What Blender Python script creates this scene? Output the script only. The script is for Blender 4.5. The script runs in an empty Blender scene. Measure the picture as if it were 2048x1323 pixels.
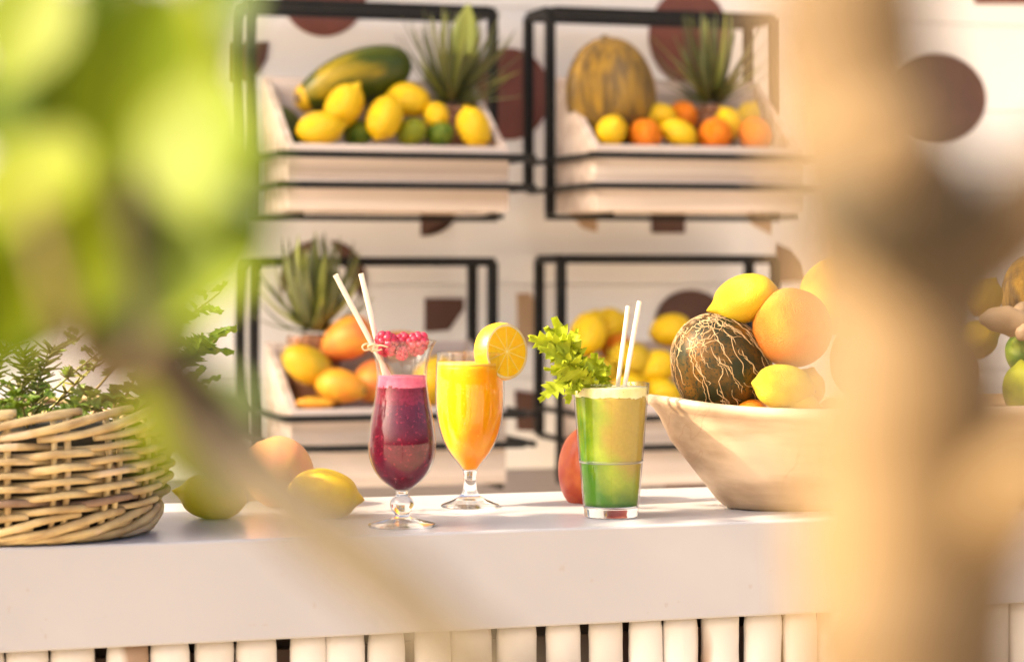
import bpy, bmesh, math, random
from mathutils import Vector, Matrix, noise
R = math.radians
random.seed(7)
sc = bpy.context.scene
COL = sc.collection

# ------------------------------------------------------------------ camera
F = 4697.0                      # focal length in photo pixels (2048 wide)
YAW = R(17.98)
CAM = Vector((0, 0, 1.374))
HOR = 545.0                     # horizon row in the photograph
CF = Vector((math.sin(YAW), math.cos(YAW), 0))
CR = Vector((math.cos(YAW), -math.sin(YAW), 0))
UP = Vector((0, 0, 1))
cam_d = bpy.data.cameras.new('camera')
cam = bpy.data.objects.new('camera', cam_d); COL.objects.link(cam)
cam.location = CAM
cam.rotation_euler = (R(90), 0, -YAW)
cam_d.sensor_width = 36
cam_d.lens = F / 2048 * 36
cam_d.shift_y = -(661.5 - HOR) / 2048
cam_d.clip_start = 0.02; cam_d.clip_end = 2000
cam_d.dof.use_dof = True
cam_d.dof.focus_distance = 2.63
cam_d.dof.aperture_fstop = 4.1
sc.camera = cam
def P(px, py, Y):               # point seen at a photo pixel, on the plane y = Y
    d = CF + CR * ((px - 1024) / F) - UP * ((py - HOR) / F)
    return CAM + d * (Y / d.y)
def PD(px, py, depth):
    return CAM + (CF + CR * ((px - 1024) / F) - UP * ((py - HOR) / F)) * depth
def depth_of(p): return (p - CAM).dot(CF)
def ms(px, p): return px * depth_of(p) / F      # photo pixels -> metres at p

# ------------------------------------------------------------------ light
SUN_EL, SUN_DIR = R(36), Vector((-1.0, -0.025))
w = bpy.data.worlds.new('World'); sc.world = w; w.use_nodes = True
nt = w.node_tree; nt.nodes.clear()
sky = nt.nodes.new('ShaderNodeTexSky'); sky.sky_type = 'NISHITA'; sky.sun_disc = False
sky.sun_elevation = SUN_EL
sky.sun_rotation = math.atan2(SUN_DIR.x, SUN_DIR.y)
sky.air_density = 0.75; sky.dust_density = 8.0; sky.ozone_density = 0.0
bg = nt.nodes.new('ShaderNodeBackground'); bg.inputs[1].default_value = 0.15
wo = nt.nodes.new('ShaderNodeOutputWorld')
nt.links.new(sky.outputs[0], bg.inputs[0]); nt.links.new(bg.outputs[0], wo.inputs[0])
sl = bpy.data.lights.new('sun', 'SUN'); sl.energy = 5.0; sl.angle = R(0.6); sl.color = (1.0, 0.82, 0.57)
so = bpy.data.objects.new('sun', sl); COL.objects.link(so)
to_sun = Vector((SUN_DIR.x, SUN_DIR.y, SUN_DIR.length * math.tan(SUN_EL))).normalized()
so.rotation_euler = to_sun.to_track_quat('Z', 'Y').to_euler(); so.location = (-3, 1, 6)
sc.view_settings.view_transform = 'Standard'; sc.view_settings.look = 'None'
sc.view_settings.exposure = 1.64; sc.view_settings.gamma = 1.0
sc.cycles.use_denoising = True
sc.cycles.max_bounces = 14; sc.cycles.transparent_max_bounces = 24
sc.cycles.transmission_bounces = 14; sc.cycles.diffuse_bounces = 5
sc.cycles.caustics_refractive = True; sc.cycles.caustics_reflective = False
sc.cycles.sample_clamp_indirect = 6.0

# ------------------------------------------------------------------ materials
MATS = {}
def srgb(r, g, b):
    f = lambda v: (v / 255 / 12.92) if v <= 10 else ((v / 255 + 0.055) / 1.055) ** 2.4
    return (f(r), f(g), f(b))
def mat(name, c1, c2=None, scale=8.0, detail=4, rough=0.5, bump=0.0, bscale=60, bdist=0.002, sss=0.0,
        sss_r=(0.01, 0.005, 0.002), spec=0.5, metal=0.0, stretch=(1, 1, 1), ramp=(0.35, 0.65), coat=0.0,
        spots=None, trans=0.0):
    if name in MATS: return MATS[name]
    m = bpy.data.materials.new(name); m.use_nodes = True
    t = m.node_tree; n = t.nodes; L = t.links
    b = n['Principled BSDF']
    b.inputs['Roughness'].default_value = rough
    b.inputs['Specular IOR Level'].default_value = spec
    b.inputs['Metallic'].default_value = metal
    b.inputs['Coat Weight'].default_value = coat
    tc = n.new('ShaderNodeTexCoord'); oi = n.new('ShaderNodeObjectInfo')
    mul = n.new('ShaderNodeMath'); mul.operation = 'MULTIPLY'; mul.inputs[1].default_value = 37.0
    L.new(oi.outputs['Random'], mul.inputs[0])
    add = n.new('ShaderNodeVectorMath'); add.operation = 'ADD'
    L.new(tc.outputs['Object'], add.inputs[0]); L.new(mul.outputs[0], add.inputs[1])
    mp = n.new('ShaderNodeMapping'); mp.inputs['Scale'].default_value = stretch
    L.new(add.outputs[0], mp.inputs[0])
    c2 = c2 or tuple(x * 0.85 for x in c1)
    nz = n.new('ShaderNodeTexNoise'); nz.inputs['Scale'].default_value = scale; nz.inputs['Detail'].default_value = detail
    L.new(mp.outputs[0], nz.inputs['Vector'])
    cr = n.new('ShaderNodeValToRGB')
    cr.color_ramp.elements[0].position = ramp[0]; cr.color_ramp.elements[0].color = (*c1, 1)
    cr.color_ramp.elements[1].position = ramp[1]; cr.color_ramp.elements[1].color = (*c2, 1)
    L.new(nz.outputs['Fac'], cr.inputs[0])
    out = cr.outputs[0]
    if spots:                                    # (colour, scale, threshold)
        vz = n.new('ShaderNodeTexNoise'); vz.inputs['Scale'].default_value = spots[1]; vz.inputs['Detail'].default_value = 2
        L.new(mp.outputs[0], vz.inputs['Vector'])
        r2 = n.new('ShaderNodeValToRGB'); r2.color_ramp.elements[0].position = spots[2]; r2.color_ramp.elements[1].position = spots[2] + 0.04
        L.new(vz.outputs['Fac'], r2.inputs[0])
        mx = n.new('ShaderNodeMixRGB'); mx.inputs[2].default_value = (*spots[0], 1)
        L.new(r2.outputs[0], mx.inputs[0]); L.new(out, mx.inputs[1]); out = mx.outputs[0]
    L.new(out, b.inputs['Base Color'])
    if sss:
        b.inputs['Subsurface Weight'].default_value = sss
        b.inputs['Subsurface Radius'].default_value = sss_r
        b.inputs['Subsurface Scale'].default_value = 1.0
    if bump:
        bz = n.new('ShaderNodeTexNoise'); bz.inputs['Scale'].default_value = bscale; bz.inputs['Detail'].default_value = 3
        L.new(mp.outputs[0], bz.inputs['Vector'])
        bm = n.new('ShaderNodeBump'); bm.inputs['Strength'].default_value = bump; bm.inputs['Distance'].default_value = bdist
        L.new(bz.outputs['Fac'], bm.inputs['Height']); L.new(bm.outputs[0], b.inputs['Normal'])
    if trans:                                    # thin leaf: part of the light passes through
        tr = n.new('ShaderNodeBsdfTranslucent'); mixs = n.new('ShaderNodeMixShader'); mixs.inputs[0].default_value = trans
        L.new(out, tr.inputs[0]); L.new(b.outputs[0], mixs.inputs[1]); L.new(tr.outputs[0], mixs.inputs[2])
        L.new(mixs.outputs[0], n['Material Output'].inputs[0])
    MATS[name] = m
    return m

def thin_glass(name):
    m = bpy.data.materials.new(name); m.use_nodes = True
    t = m.node_tree; n = t.nodes; L = t.links; n.remove(n['Principled BSDF'])
    lw = n.new('ShaderNodeLayerWeight'); lw.inputs[0].default_value = 0.5
    pw = n.new('ShaderNodeMath'); pw.operation = 'POWER'; pw.inputs[1].default_value = 4.0
    L.new(lw.outputs['Facing'], pw.inputs[0])
    ml = n.new('ShaderNodeMath'); ml.operation = 'MULTIPLY_ADD'; ml.inputs[1].default_value = 0.7; ml.inputs[2].default_value = 0.05
    L.new(pw.outputs[0], ml.inputs[0])
    cr = n.new('ShaderNodeValToRGB')
    cr.color_ramp.elements[0].position = 0.55; cr.color_ramp.elements[0].color = (0.985, 0.985, 0.98, 1)
    cr.color_ramp.elements[1].position = 1.0; cr.color_ramp.elements[1].color = (0.55, 0.56, 0.54, 1)
    L.new(lw.outputs['Facing'], cr.inputs[0])
    tr = n.new('ShaderNodeBsdfTransparent'); L.new(cr.outputs[0], tr.inputs[0])
    gl = n.new('ShaderNodeBsdfGlossy'); gl.inputs['Roughness'].default_value = 0.03
    mx = n.new('ShaderNodeMixShader'); L.new(ml.outputs[0], mx.inputs[0]); L.new(tr.outputs[0], mx.inputs[1]); L.new(gl.outputs[0], mx.inputs[2])
    L.new(mx.outputs[0], n['Material Output'].inputs[0])
    return m
M_THIN = thin_glass('thin glass')
M_GLASS = bpy.data.materials.new('solid glass'); M_GLASS.use_nodes = True
_b = M_GLASS.node_tree.nodes['Principled BSDF']
_b.inputs['Transmission Weight'].default_value = 1; _b.inputs['Roughness'].default_value = 0.01; _b.inputs['IOR'].default_value = 1.48
_b.inputs['Base Color'].default_value = (0.985, 0.99, 0.98, 1)

# ------------------------------------------------------------------ mesh helpers
def link(o, parent=None):
    COL.objects.link(o)
    if parent is not None: o.parent = parent
    return o
def tag(o, label, cat, group=None, kind=None):
    o['label'] = label; o['category'] = cat
    if group: o['group'] = group
    if kind: o['kind'] = kind
    return o
def empty(name, loc=(0, 0, 0)):
    o = bpy.data.objects.new(name, None); o.location = loc; o.empty_display_size = 0.05
    return link(o)
def mk(name, vf, material, parent=None, smooth=True, loc=None, rel=True):
    """vf = (verts, faces) in world space unless the parent is given with rel (then shifted to the parent's origin)."""
    v, f = vf
    off = Vector((0, 0, 0))
    if loc is not None: off = Vector(loc)
    elif parent is not None and rel: off = Vector(parent.location)
    me = bpy.data.meshes.new(name)
    me.from_pydata([tuple(Vector(p) - off) for p in v], [], f)
    me.materials.append(material)
    if smooth:
        for p in me.polygons: p.use_smooth = True
    me.update()
    o = bpy.data.objects.new(name, me)
    if parent is None and loc is not None: o.location = loc
    return link(o, parent)
def join(*vfs):
    V, Fc = [], []
    for v, f in vfs:
        k = len(V); V += list(v); Fc += [tuple(i + k for i in q) for q in f]
    return V, Fc
def box(x0, x1, y0, y1, z0, z1, bev=0.0):
    if bev <= 0:
        v = [(x, y, z) for z in (z0, z1) for y in (y0, y1) for x in (x0, x1)]
        return v, [(0, 2, 3, 1), (4, 5, 7, 6), (0, 1, 5, 4), (2, 6, 7, 3), (0, 4, 6, 2), (1, 3, 7, 5)]
    bm = bmesh.new(); bmesh.ops.create_cube(bm, size=1)
    for q in bm.verts:
        q.co = Vector(((x0 + x1) / 2 + q.co.x * (x1 - x0), (y0 + y1) / 2 + q.co.y * (y1 - y0), (z0 + z1) / 2 + q.co.z * (z1 - z0)))
    bmesh.ops.bevel(bm, geom=list(bm.edges), offset=bev, segments=2, profile=0.5, affect='EDGES')
    bm.verts.index_update()
    r = ([q.co.copy() for q in bm.verts], [tuple(x.index for x in f.verts) for f in bm.faces]); bm.free()
    return r
def lathe(prof, n=48, c=(0, 0, 0), capb=False, capt=False):
    V, Fc = [], []
    for r, z in prof:
        for i in range(n):
            a = 2 * math.pi * i / n
            V.append((c[0] + r * math.cos(a), c[1] + r * math.sin(a), c[2] + z))
    for k in range(len(prof) - 1):
        for i in range(n):
            j = (i + 1) % n
            Fc.append((k * n + i, k * n + j, (k + 1) * n + j, (k + 1) * n + i))
    if capb: Fc.append(tuple(reversed(range(n))))
    if capt: Fc.append(tuple((len(prof) - 1) * n + i for i in range(n)))
    return V, Fc
def smooth_path(pts, per=6):
    pts = [Vector(p) for p in pts]
    if len(pts) < 3: return pts
    q = [pts[0] * 2 - pts[1]] + pts + [pts[-1] * 2 - pts[-2]]
    out = []
    for i in range(1, len(q) - 2):
        for k in range(per):
            t = k / per
            a, b, c, d = q[i - 1], q[i], q[i + 1], q[i + 2]
            out.append(0.5 * (2 * b + (c - a) * t + (2 * a - 5 * b + 4 * c - d) * t * t + (3 * b - a - 3 * c + d) * t ** 3))
    out.append(pts[-1])
    return out
def tube(path, rad, n=10, closed=False, rough=0.0, seed=0, flat=1.0):
    path = [Vector(p) for p in path]; m = len(path)
    if not isinstance(rad, (list, tuple)): rad = [rad] * m
    if len(rad) != m:
        rr = []
        for i in range(m):
            t = i / (m - 1) * (len(rad) - 1); k = min(int(t), len(rad) - 2); rr.append(rad[k] + (rad[k + 1] - rad[k]) * (t - k))
        rad = rr
    V, Fc = [], []
    ref = None
    for i in range(m):
        a = path[(i - 1) % m] if (closed or i > 0) else path[0]
        b = path[(i + 1) % m] if (closed or i < m - 1) else path[-1]
        t = (b - a).normalized()
        if ref is None: ref = t.orthogonal().normalized()
        ref = (ref - t * ref.dot(t)).normalized(); bi = t.cross(ref)
        for k in range(n):
            an = 2 * math.pi * k / n
            r = rad[i]
            if rough:
                d = ref * math.cos(an) + bi * math.sin(an)
                r *= 1 + rough * noise.noise((path[i] + d * rad[i]) * (1.2 / rad[i] * 0.5) + Vector((seed, seed, seed)))
            V.append(path[i] + (ref * math.cos(an) + bi * math.sin(an) * flat) * r)
    for i in range(m if closed else m - 1):
        i2 = (i + 1) % m
        for k in range(n):
            k2 = (k + 1) % n
            Fc.append((i * n + k, i * n + k2, i2 * n + k2, i2 * n + k))
    if not closed:
        Fc.append(tuple(reversed(range(n)))); Fc.append(tuple((m - 1) * n + k for k in range(n)))
    return V, Fc
def bar(a, b, s, up=UP):
    """square steel bar of side s between two points"""
    a, b = Vector(a), Vector(b); t = (b - a).normalized()
    x = t.cross(up if abs(t.dot(up)) < 0.9 else Vector((0, 1, 0))).normalized(); y = t.cross(x)
    h = s / 2
    v = [p + x * i * h + y * j * h for p in (a, b) for (i, j) in ((-1, -1), (1, -1), (1, 1), (-1, 1))]
    return v, [(3, 2, 1, 0), (4, 5, 6, 7), (0, 1, 5, 4), (1, 2, 6, 5), (2, 3, 7, 6), (3, 0, 4, 7)]

# ------------------------------------------------------------------ setting: ground, counter, wall, roof
TOP = 1.10
M_SAND = mat('sand', (0.50, 0.42, 0.32), (0.43, 0.355, 0.26), scale=3, rough=0.9, bump=0.4, bscale=40, bdist=0.01)
g = mk('ground', ([(-300, -300, 0), (300, -300, 0), (300, 300, 0), (-300, 300, 0)], [(0, 1, 2, 3)]), M_SAND, smooth=False)
g['kind'] = 'structure'

M_COUNTER = mat('counter paint', (0.38, 0.37, 0.38), (0.34, 0.33, 0.34), scale=2.2, rough=0.3, bump=0.05, bscale=25, spec=0.32,
                spots=((0.35, 0.32, 0.30), 60, 0.70))
M_POLE = mat('white pole paint', (0.64, 0.60, 0.55), (0.55, 0.505, 0.45), scale=9, rough=0.6, bump=0.5, bscale=35, bdist=0.004,
             stretch=(1, 1, 0.25), spots=((0.30, 0.20, 0.13), 13, 0.625))
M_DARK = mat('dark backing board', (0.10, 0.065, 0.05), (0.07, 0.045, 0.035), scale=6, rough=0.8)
YF, YB = 2.381, 2.784
CX0, CX1 = -0.5, 2.3
ct = empty('bar_counter', (0.9, 2.58, 0))
tag(ct, 'long white painted bar counter with white pole front holding the drinks', 'counter')
mk('slab', box(CX0, CX1, YF, YB, TOP - 0.1045, TOP, 0.0025), M_COUNTER, ct, smooth=False)
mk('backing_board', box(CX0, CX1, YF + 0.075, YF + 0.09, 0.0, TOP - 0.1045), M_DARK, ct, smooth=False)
mk('batten', box(CX0, CX1, YF + 0.062, YF + 0.0745, TOP - 0.175, TOP - 0.125), mat('batten wood', (0.2, 0.13, 0.1), rough=0.8), ct, smooth=False)
x = CX0 + 0.03; i = 0
rp = random.Random(3)
while x < CX1 - 0.03:
    r = rp.uniform(0.0195, 0.0235)
    path = []
    ph, am = rp.uniform(0, 6), rp.uniform(0.0005, 0.003)
    for k in range(15):
        z = (TOP - 0.1048) * k / 14
        path.append((x + am * math.sin(ph + z * 9), YF + 0.012 + r + am * math.cos(ph + z * 7), z))
    path[-1] = (path[-1][0], path[-1][1], TOP - 0.1048)
    # finer rings near the top where the photograph shows them
    hi = [tuple(Vector(path[-3]).lerp(Vector(path[-1]), t)) for t in [q / 12 for q in range(13)]]
    path = path[:-3] + hi
    rad = [r * (1 + 0.05 * noise.noise(Vector((i * 3.1, z * 14, 0)))) for (_, _, z) in path]
    rad[-1] *= rp.uniform(0.9, 0.98)
    tv, tf = tube(path, rad, 16, rough=0.05, seed=i)
    yc = YF + 0.012 + r
    tv = [Vector((p.x, yc + (p.y - yc) * 0.55 - r * 0.42, p.z)) for p in tv]
    mk('pole', (tv, tf), M_POLE, ct)
    x += r * 2 + (rp.uniform(0.0005, 0.003) if rp.random() < 0.5 else rp.uniform(0.003, 0.011)); i += 1

WY = 4.60
M_WALL = mat('cream wall paint', (0.90, 0.87, 0.825), (0.85, 0.82, 0.775), scale=1.5, rough=0.55, bump=0.1, bscale=12)
M_WALLG = mat('mauve grey wall paint', (0.30, 0.265, 0.265), (0.26, 0.23, 0.23), scale=1.5, rough=0.55)  # darker mauve grey for the lower boards of the wall
wl = empty('panel_wall', (1.3, WY, 0))
tag(wl, 'cream board wall printed with brown and tan shapes behind the fruit racks', 'wall')
mk('backing', box(-1.4, 4.6, WY + 0.0305, WY + 0.05, 0, 2.6), M_WALL, wl, smooth=False)
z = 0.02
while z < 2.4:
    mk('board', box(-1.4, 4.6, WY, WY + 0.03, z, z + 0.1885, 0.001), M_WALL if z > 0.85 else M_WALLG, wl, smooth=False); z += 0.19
M_SH = {'red': mat('terracotta print', (0.19, 0.058, 0.038), (0.15, 0.045, 0.03), scale=20, rough=0.6),
        'brown': mat('brown print', (0.115, 0.05, 0.03), (0.09, 0.038, 0.023), scale=20, rough=0.6),
        'tan': mat('tan print', (0.50, 0.33, 0.19), (0.45, 0.29, 0.16), scale=20, rough=0.6)}
def shape(pts, key):
    """thin inlay panel on the wall, outlined in photo pixels"""
    f = [P(a, b, WY - 0.003) for a, b in pts]
    b_ = [Vector((p.x, WY + 0.001, p.z)) for p in f]
    n = len(f)
    mk('printed_shape', (f + b_, [tuple(range(n)), tuple(range(2 * n - 1, n - 1, -1))] + [(i, (i + 1) % n, n + (i + 1) % n, n + i) for i in range(n)]), M_SH[key], wl, smooth=False)
def disc(cx, cy, rx, ry, key, a0=0, a1=360):
    pts = [(cx + rx * math.cos(R(a0 + (a1 - a0) * k / 40)), cy - ry * math.sin(R(a0 + (a1 - a0) * k / 40))) for k in range(41 if a1 - a0 < 360 else 40)]
    shape(pts, key)
disc(648, -12, 85, 85, 'red'); disc(1018, 188, 82, 92, 'red'); disc(1378, 72, 80, 95, 'red')
disc(1870, 198, 102, 90, 'brown')
shape([(455, 84), (538, 84), (534, 118), (518, 146), (500, 162), (470, 166), (455, 166)], 'brown')
disc(842, 428, 68, 44, 'brown', -90, 0)
shape([(842, 420), (910, 420), (905, 440), (885, 460), (842, 472)], 'brown')
shape([(1118, 400), (1196, 400), (1194, 464), (1165, 455)], 'tan')
shape([(1302, 400), (1372, 400), (1370, 466), (1304, 466)], 'brown')
shape([(1480, 400), (1547, 400), (1545, 468), (1505, 448)], 'tan')
disc(638, 560, 78, 80, 'brown', 94, 200); disc(656, 560, 76, 80, 'brown', -30, 86)
shape([(850, 596), (928, 596), (928, 618), (898, 660), (850, 664)], 'brown')
shape([(1034, 586), (1062, 586), (1085, 640), (1085, 690), (1036, 690)], 'tan')
disc(1382, 645, 72, 66, 'brown'); 
shape([(1556, 486), (1585, 498), (1606, 524), (1614, 560), (1556, 566)], 'brown')
shape([(1030, 780), (1078, 786), (1078, 862), (1034, 860)], 'brown')
shape([(1330, 900), (1440, 900), (1440, 1010), (1330, 1010)], 'brown')
shape([(1950, -30), (2140, -30), (2140, 8), (1950, 8)], 'red')
shape([(500, 905), (700, 905), (700, 1010), (500, 1010)], 'tan')

M_ROOF = mat('roof board', (0.50, 0.36, 0.23), (0.42, 0.29, 0.18), scale=4, rough=0.8)
rf = empty('bar_roof', (1.3, 4.3, 2.75))
tag(rf, 'wooden board roof over the back of the bar, above the picture', 'roof')
for k in range(5):
    mk('roof_board', box(-5.5, 6.0, 4.03 + k * 0.2, 4.225 + k * 0.2, 2.75, 2.78), M_ROOF, rf, smooth=False)
mk('beam', box(-5.5, 6.0, 4.04, 4.12, 2.62, 2.748), M_ROOF, rf, smooth=False)
for px_ in (-5.3, 5.8):
    mk('post', box(px_ - 0.05, px_ + 0.05, 4.04, 4.12, 0, 2.619), M_ROOF, rf, smooth=False)

M_FLOOR = mat('pale bounce floor', (0.70, 0.67, 0.62), (0.62, 0.59, 0.54), scale=5, rough=0.6)  # pale floor sheet added to bounce sunlight up onto the wall
fl = mk('floor', box(-3.0, 1.9, YF + 0.10, WY + 0.06, -0.02, 0.02), M_FLOOR, smooth=False); fl['kind'] = 'structure'
# ------------------------------------------------------------------ fruit racks and crates
YT, YN, YFAR = 4.15, 4.385, 4.52       # crate front, front frame, rear frame
M_STEEL = mat('dark steel', (0.012, 0.012, 0.011), (0.016, 0.014, 0.012), scale=30, rough=0.55, spec=0.2)
M_WOOD = mat('pale crate wood', (0.70, 0.585, 0.49), (0.50, 0.385, 0.30), scale=9, detail=6, rough=0.6, stretch=(0.12, 5, 5), bump=0.15, bscale=30)
def rack(x0, x1, ytop, yr1, yr2, ybot, wx0, wx1, wtop, wback, lab_r, lab_c, name_far=True):
    """photo-pixel coordinates: frame x0..x1 on YN; crate front wx0..wx1 on YT"""
    A = P(x0, ytop, YN); B = P(x1, ytop, YN)
    zt = (P((x0 + x1) / 2, ytop, YN)).z
    zb = (P((x0 + x1) / 2, ybot, YN)).z
    z1, z2 = P((wx0 + wx1) / 2, yr1, YT).z, P((wx0 + wx1) / 2, yr2, YT).z
    xa, xb = A.x, B.x
    wa, wb = P(wx0, yr1, YT).x, P(wx1, yr1, YT).x
    s = 0.0175
    r = empty('metal_rack', ((xa + xb) / 2, YN, zb)); tag(r, lab_r, 'rack', 'black metal fruit racks on the wall')
    for xx in (xa, xb):
        mk('front_post', bar((xx, YN, zb), (xx, YN, zt), s), M_STEEL, r, smooth=False)
        mk('rear_post', bar((xx, YFAR, z2), (xx, YFAR, zt), s), M_STEEL, r, smooth=False)
        mk('top_arm', bar((xx, YN + s / 2, zt), (xx, YFAR - s / 2, zt), s), M_STEEL, r, smooth=False)
        for zz in (z1, z2):
            mk('side_arm', bar((xx, YT - 0.02, zz), (xx, YFAR - s / 2, zz), s * 0.6), M_STEEL, r, smooth=False)
    mk('top_bar', bar((xa + s / 2, YN, zt), (xb - s / 2, YN, zt), s), M_STEEL, r, smooth=False)
    mk('rear_top_bar', bar((xa + s / 2, YFAR, zt), (xb - s / 2, YFAR, zt), s), M_STEEL, r, smooth=False)
    mk('base_bar', bar((xa - s / 2, YN, zb - 0.006), (xb + s / 2, YN, zb - 0.006), s * 0.6), M_STEEL, r, smooth=False)
    for xx in (xa + 0.05, xb - 0.05):
        mk('base_arm', bar((xx, YT + 0.02, zb - 0.006), (xx, YN, zb - 0.006), s * 0.5), M_STEEL, r, smooth=False)
    for zz in (z1, z2):
        mk('front_rail', bar((wa - 0.018, YT - 0.02, zz), (wb + 0.03, YT - 0.02, zz), s * 0.72), M_STEEL, r, smooth=False)
    # wooden crate
    t = 0.014
    zft = P((wx0 + wx1) / 2, wtop, YT).z; zbk = P((wx0 + wx1) / 2, wback, YN).z
    z0 = zb + 0.002
    YR = YN - 0.012
    c = empty('wooden_crate', ((wa + wb) / 2, (YT + YR) / 2, z0)); tag(c, lab_c, 'crate', 'pale wooden fruit crates')
    h = (zft - z0) / 2
    mk('front_slat', box(wa, wb, YT, YT + t, z0, z0 + h - 0.001, 0.001), M_WOOD, c)
    mk('front_slat', box(wa, wb, YT, YT + t, z0 + h + 0.001, zft, 0.001), M_WOOD, c)
    mk('back_panel', box(wa + t, wb - t, YR - t, YR, z0, zbk, 0.001), M_WOOD, c)
    for xx in (wa, wb - t):
        v = [(xx + dx, yy, zz) for dx in (0, t) for yy, zz in ((YT + t + 0.0003, z0), (YR, z0), (YR, zbk + 0.002), (YT + t + 0.0003, zft))]
        mk('side_panel', (v, [(0, 1, 2, 3), (7, 6, 5, 4), (0, 4, 5, 1), (1, 5, 6, 2), (2, 6, 7, 3), (3, 7, 4, 0)]), M_WOOD, c, smooth=False)
    mk('inner_shelf', box(wa + t, wb - t, YT + t, YR - t, zft - 0.022, zft - 0.010), M_WOOD, c, smooth=False)
    return zft - 0.010
Z_UL = rack(500, 985, 14, 312, 372, 430, 575, 1018, 290, 163,
     'black metal rack at upper left with lemons and papaya', 'pale wooden crate with lemons and papaya in the upper left rack')
Z_UR = rack(1100, 1552, 30, 314, 374, 430, 1190, 1612, 292, 165,
     'black metal rack at upper right with striped melon and oranges', 'pale wooden crate with melon and oranges in the upper right rack')
Z_LL = rack(508, 985, 523, 832, 892, 952, 582, 1012, 815, 682,
     'black metal rack at lower left with mangoes and pineapple', 'pale wooden crate with mangoes in the lower left rack')
Z_LR = rack(1122, 1552, 518, 832, 890, 948, 1205, 1612, 805, 680,
     'black metal rack at lower right behind the green juice', 'pale wooden crate of yellow fruit in the lower right rack')

# ------------------------------------------------------------------ fruit
M_LEMON = mat('lemon peel', (0.78, 0.51, 0.001), (0.74, 0.45, 0.001), scale=6, rough=0.32, spec=0.4, bump=0.35, bscale=34, bdist=0.03, sss=0.15, spots=((0.42, 0.24, 0.01), 21, 0.735))
M_LEMON2 = mat('pale lemon peel', (0.64, 0.43, 0.018), (0.58, 0.37, 0.013), scale=2.2, rough=0.42, spec=0.28, bump=0.4, bscale=30, bdist=0.035, sss=0.15, spots=((0.42, 0.24, 0.01), 21, 0.735))
M_LEMONG = mat('greenish lemon peel', (0.54, 0.41, 0.03), (0.42, 0.33, 0.02), scale=1.8, rough=0.45, spec=0.28, bump=0.45, bscale=28, bdist=0.035, sss=0.1, spots=((0.42, 0.24, 0.01), 21, 0.735))
M_LIME = mat('lime peel', (0.05, 0.11, 0.005), (0.15, 0.19, 0.008), scale=2.0, rough=0.38, spec=0.28, bump=0.3, bscale=30, bdist=0.03)
M_LIMEY = mat('yellow lime peel', (0.28, 0.28, 0.008), (0.16, 0.19, 0.006), scale=2.0, rough=0.38, spec=0.28, bump=0.3, bscale=30, bdist=0.03)
M_ORANGE = mat('orange peel', (0.78, 0.22, 0.004), (0.72, 0.18, 0.003), scale=3, rough=0.4, spec=0.28, bump=0.4, bscale=36, bdist=0.03, sss=0.12, spots=((0.5, 0.12, 0.005), 20, 0.73))
M_GRAPE = mat('grapefruit peel', (0.56, 0.165, 0.018), (0.56, 0.21, 0.02), scale=1.3, rough=0.42, spec=0.28, bump=0.5, bscale=32, bdist=0.03, sss=0.12,
              spots=((0.50, 0.14, 0.015), 26, 0.62))
M_PEACH = mat('pink grapefruit peel', (0.78, 0.34, 0.16), (0.78, 0.46, 0.14), scale=1.2, rough=0.42, spec=0.28, bump=0.35, bscale=30, bdist=0.03, sss=0.12)
M_MANGOY = mat('yellow mango skin', (0.74, 0.40, 0.015), (0.50, 0.36, 0.02), scale=1.3, rough=0.4, spec=0.28, spots=((0.2, 0.1, 0.03), 22, 0.72))
M_MANGOO = mat('orange mango skin', (0.80, 0.28, 0.03), (0.76, 0.42, 0.03), scale=1.2, rough=0.4, spec=0.28, spots=((0.3, 0.1, 0.03), 22, 0.74))
M_MANGOP = mat('pink mango skin', (0.72, 0.17, 0.05), (0.80, 0.36, 0.04), scale=1.1, rough=0.4, spec=0.28)
M_MANGOR = mat('red mango skin', (0.30, 0.032, 0.02), (0.42, 0.10, 0.022), scale=1.5, rough=0.36, spec=0.28, spots=((0.10, 0.03, 0.03), 17, 0.70))
M_PAPAYA = mat('papaya skin', (0.045, 0.065, 0.006), (0.50, 0.33, 0.008), scale=1.3, rough=0.38, spec=0.28, stretch=(0.6, 1.3, 1.3), ramp=(0.55, 0.80))
M_AVO = mat('dark green avocado skin', (0.03, 0.045, 0.008), (0.06, 0.07, 0.01), scale=8, rough=0.45, spec=0.28, bump=0.4, bscale=20, bdist=0.03)
M_STEM = mat('stem wood', (0.22, 0.14, 0.06), (0.14, 0.09, 0.04), scale=10, rough=0.8)

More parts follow.
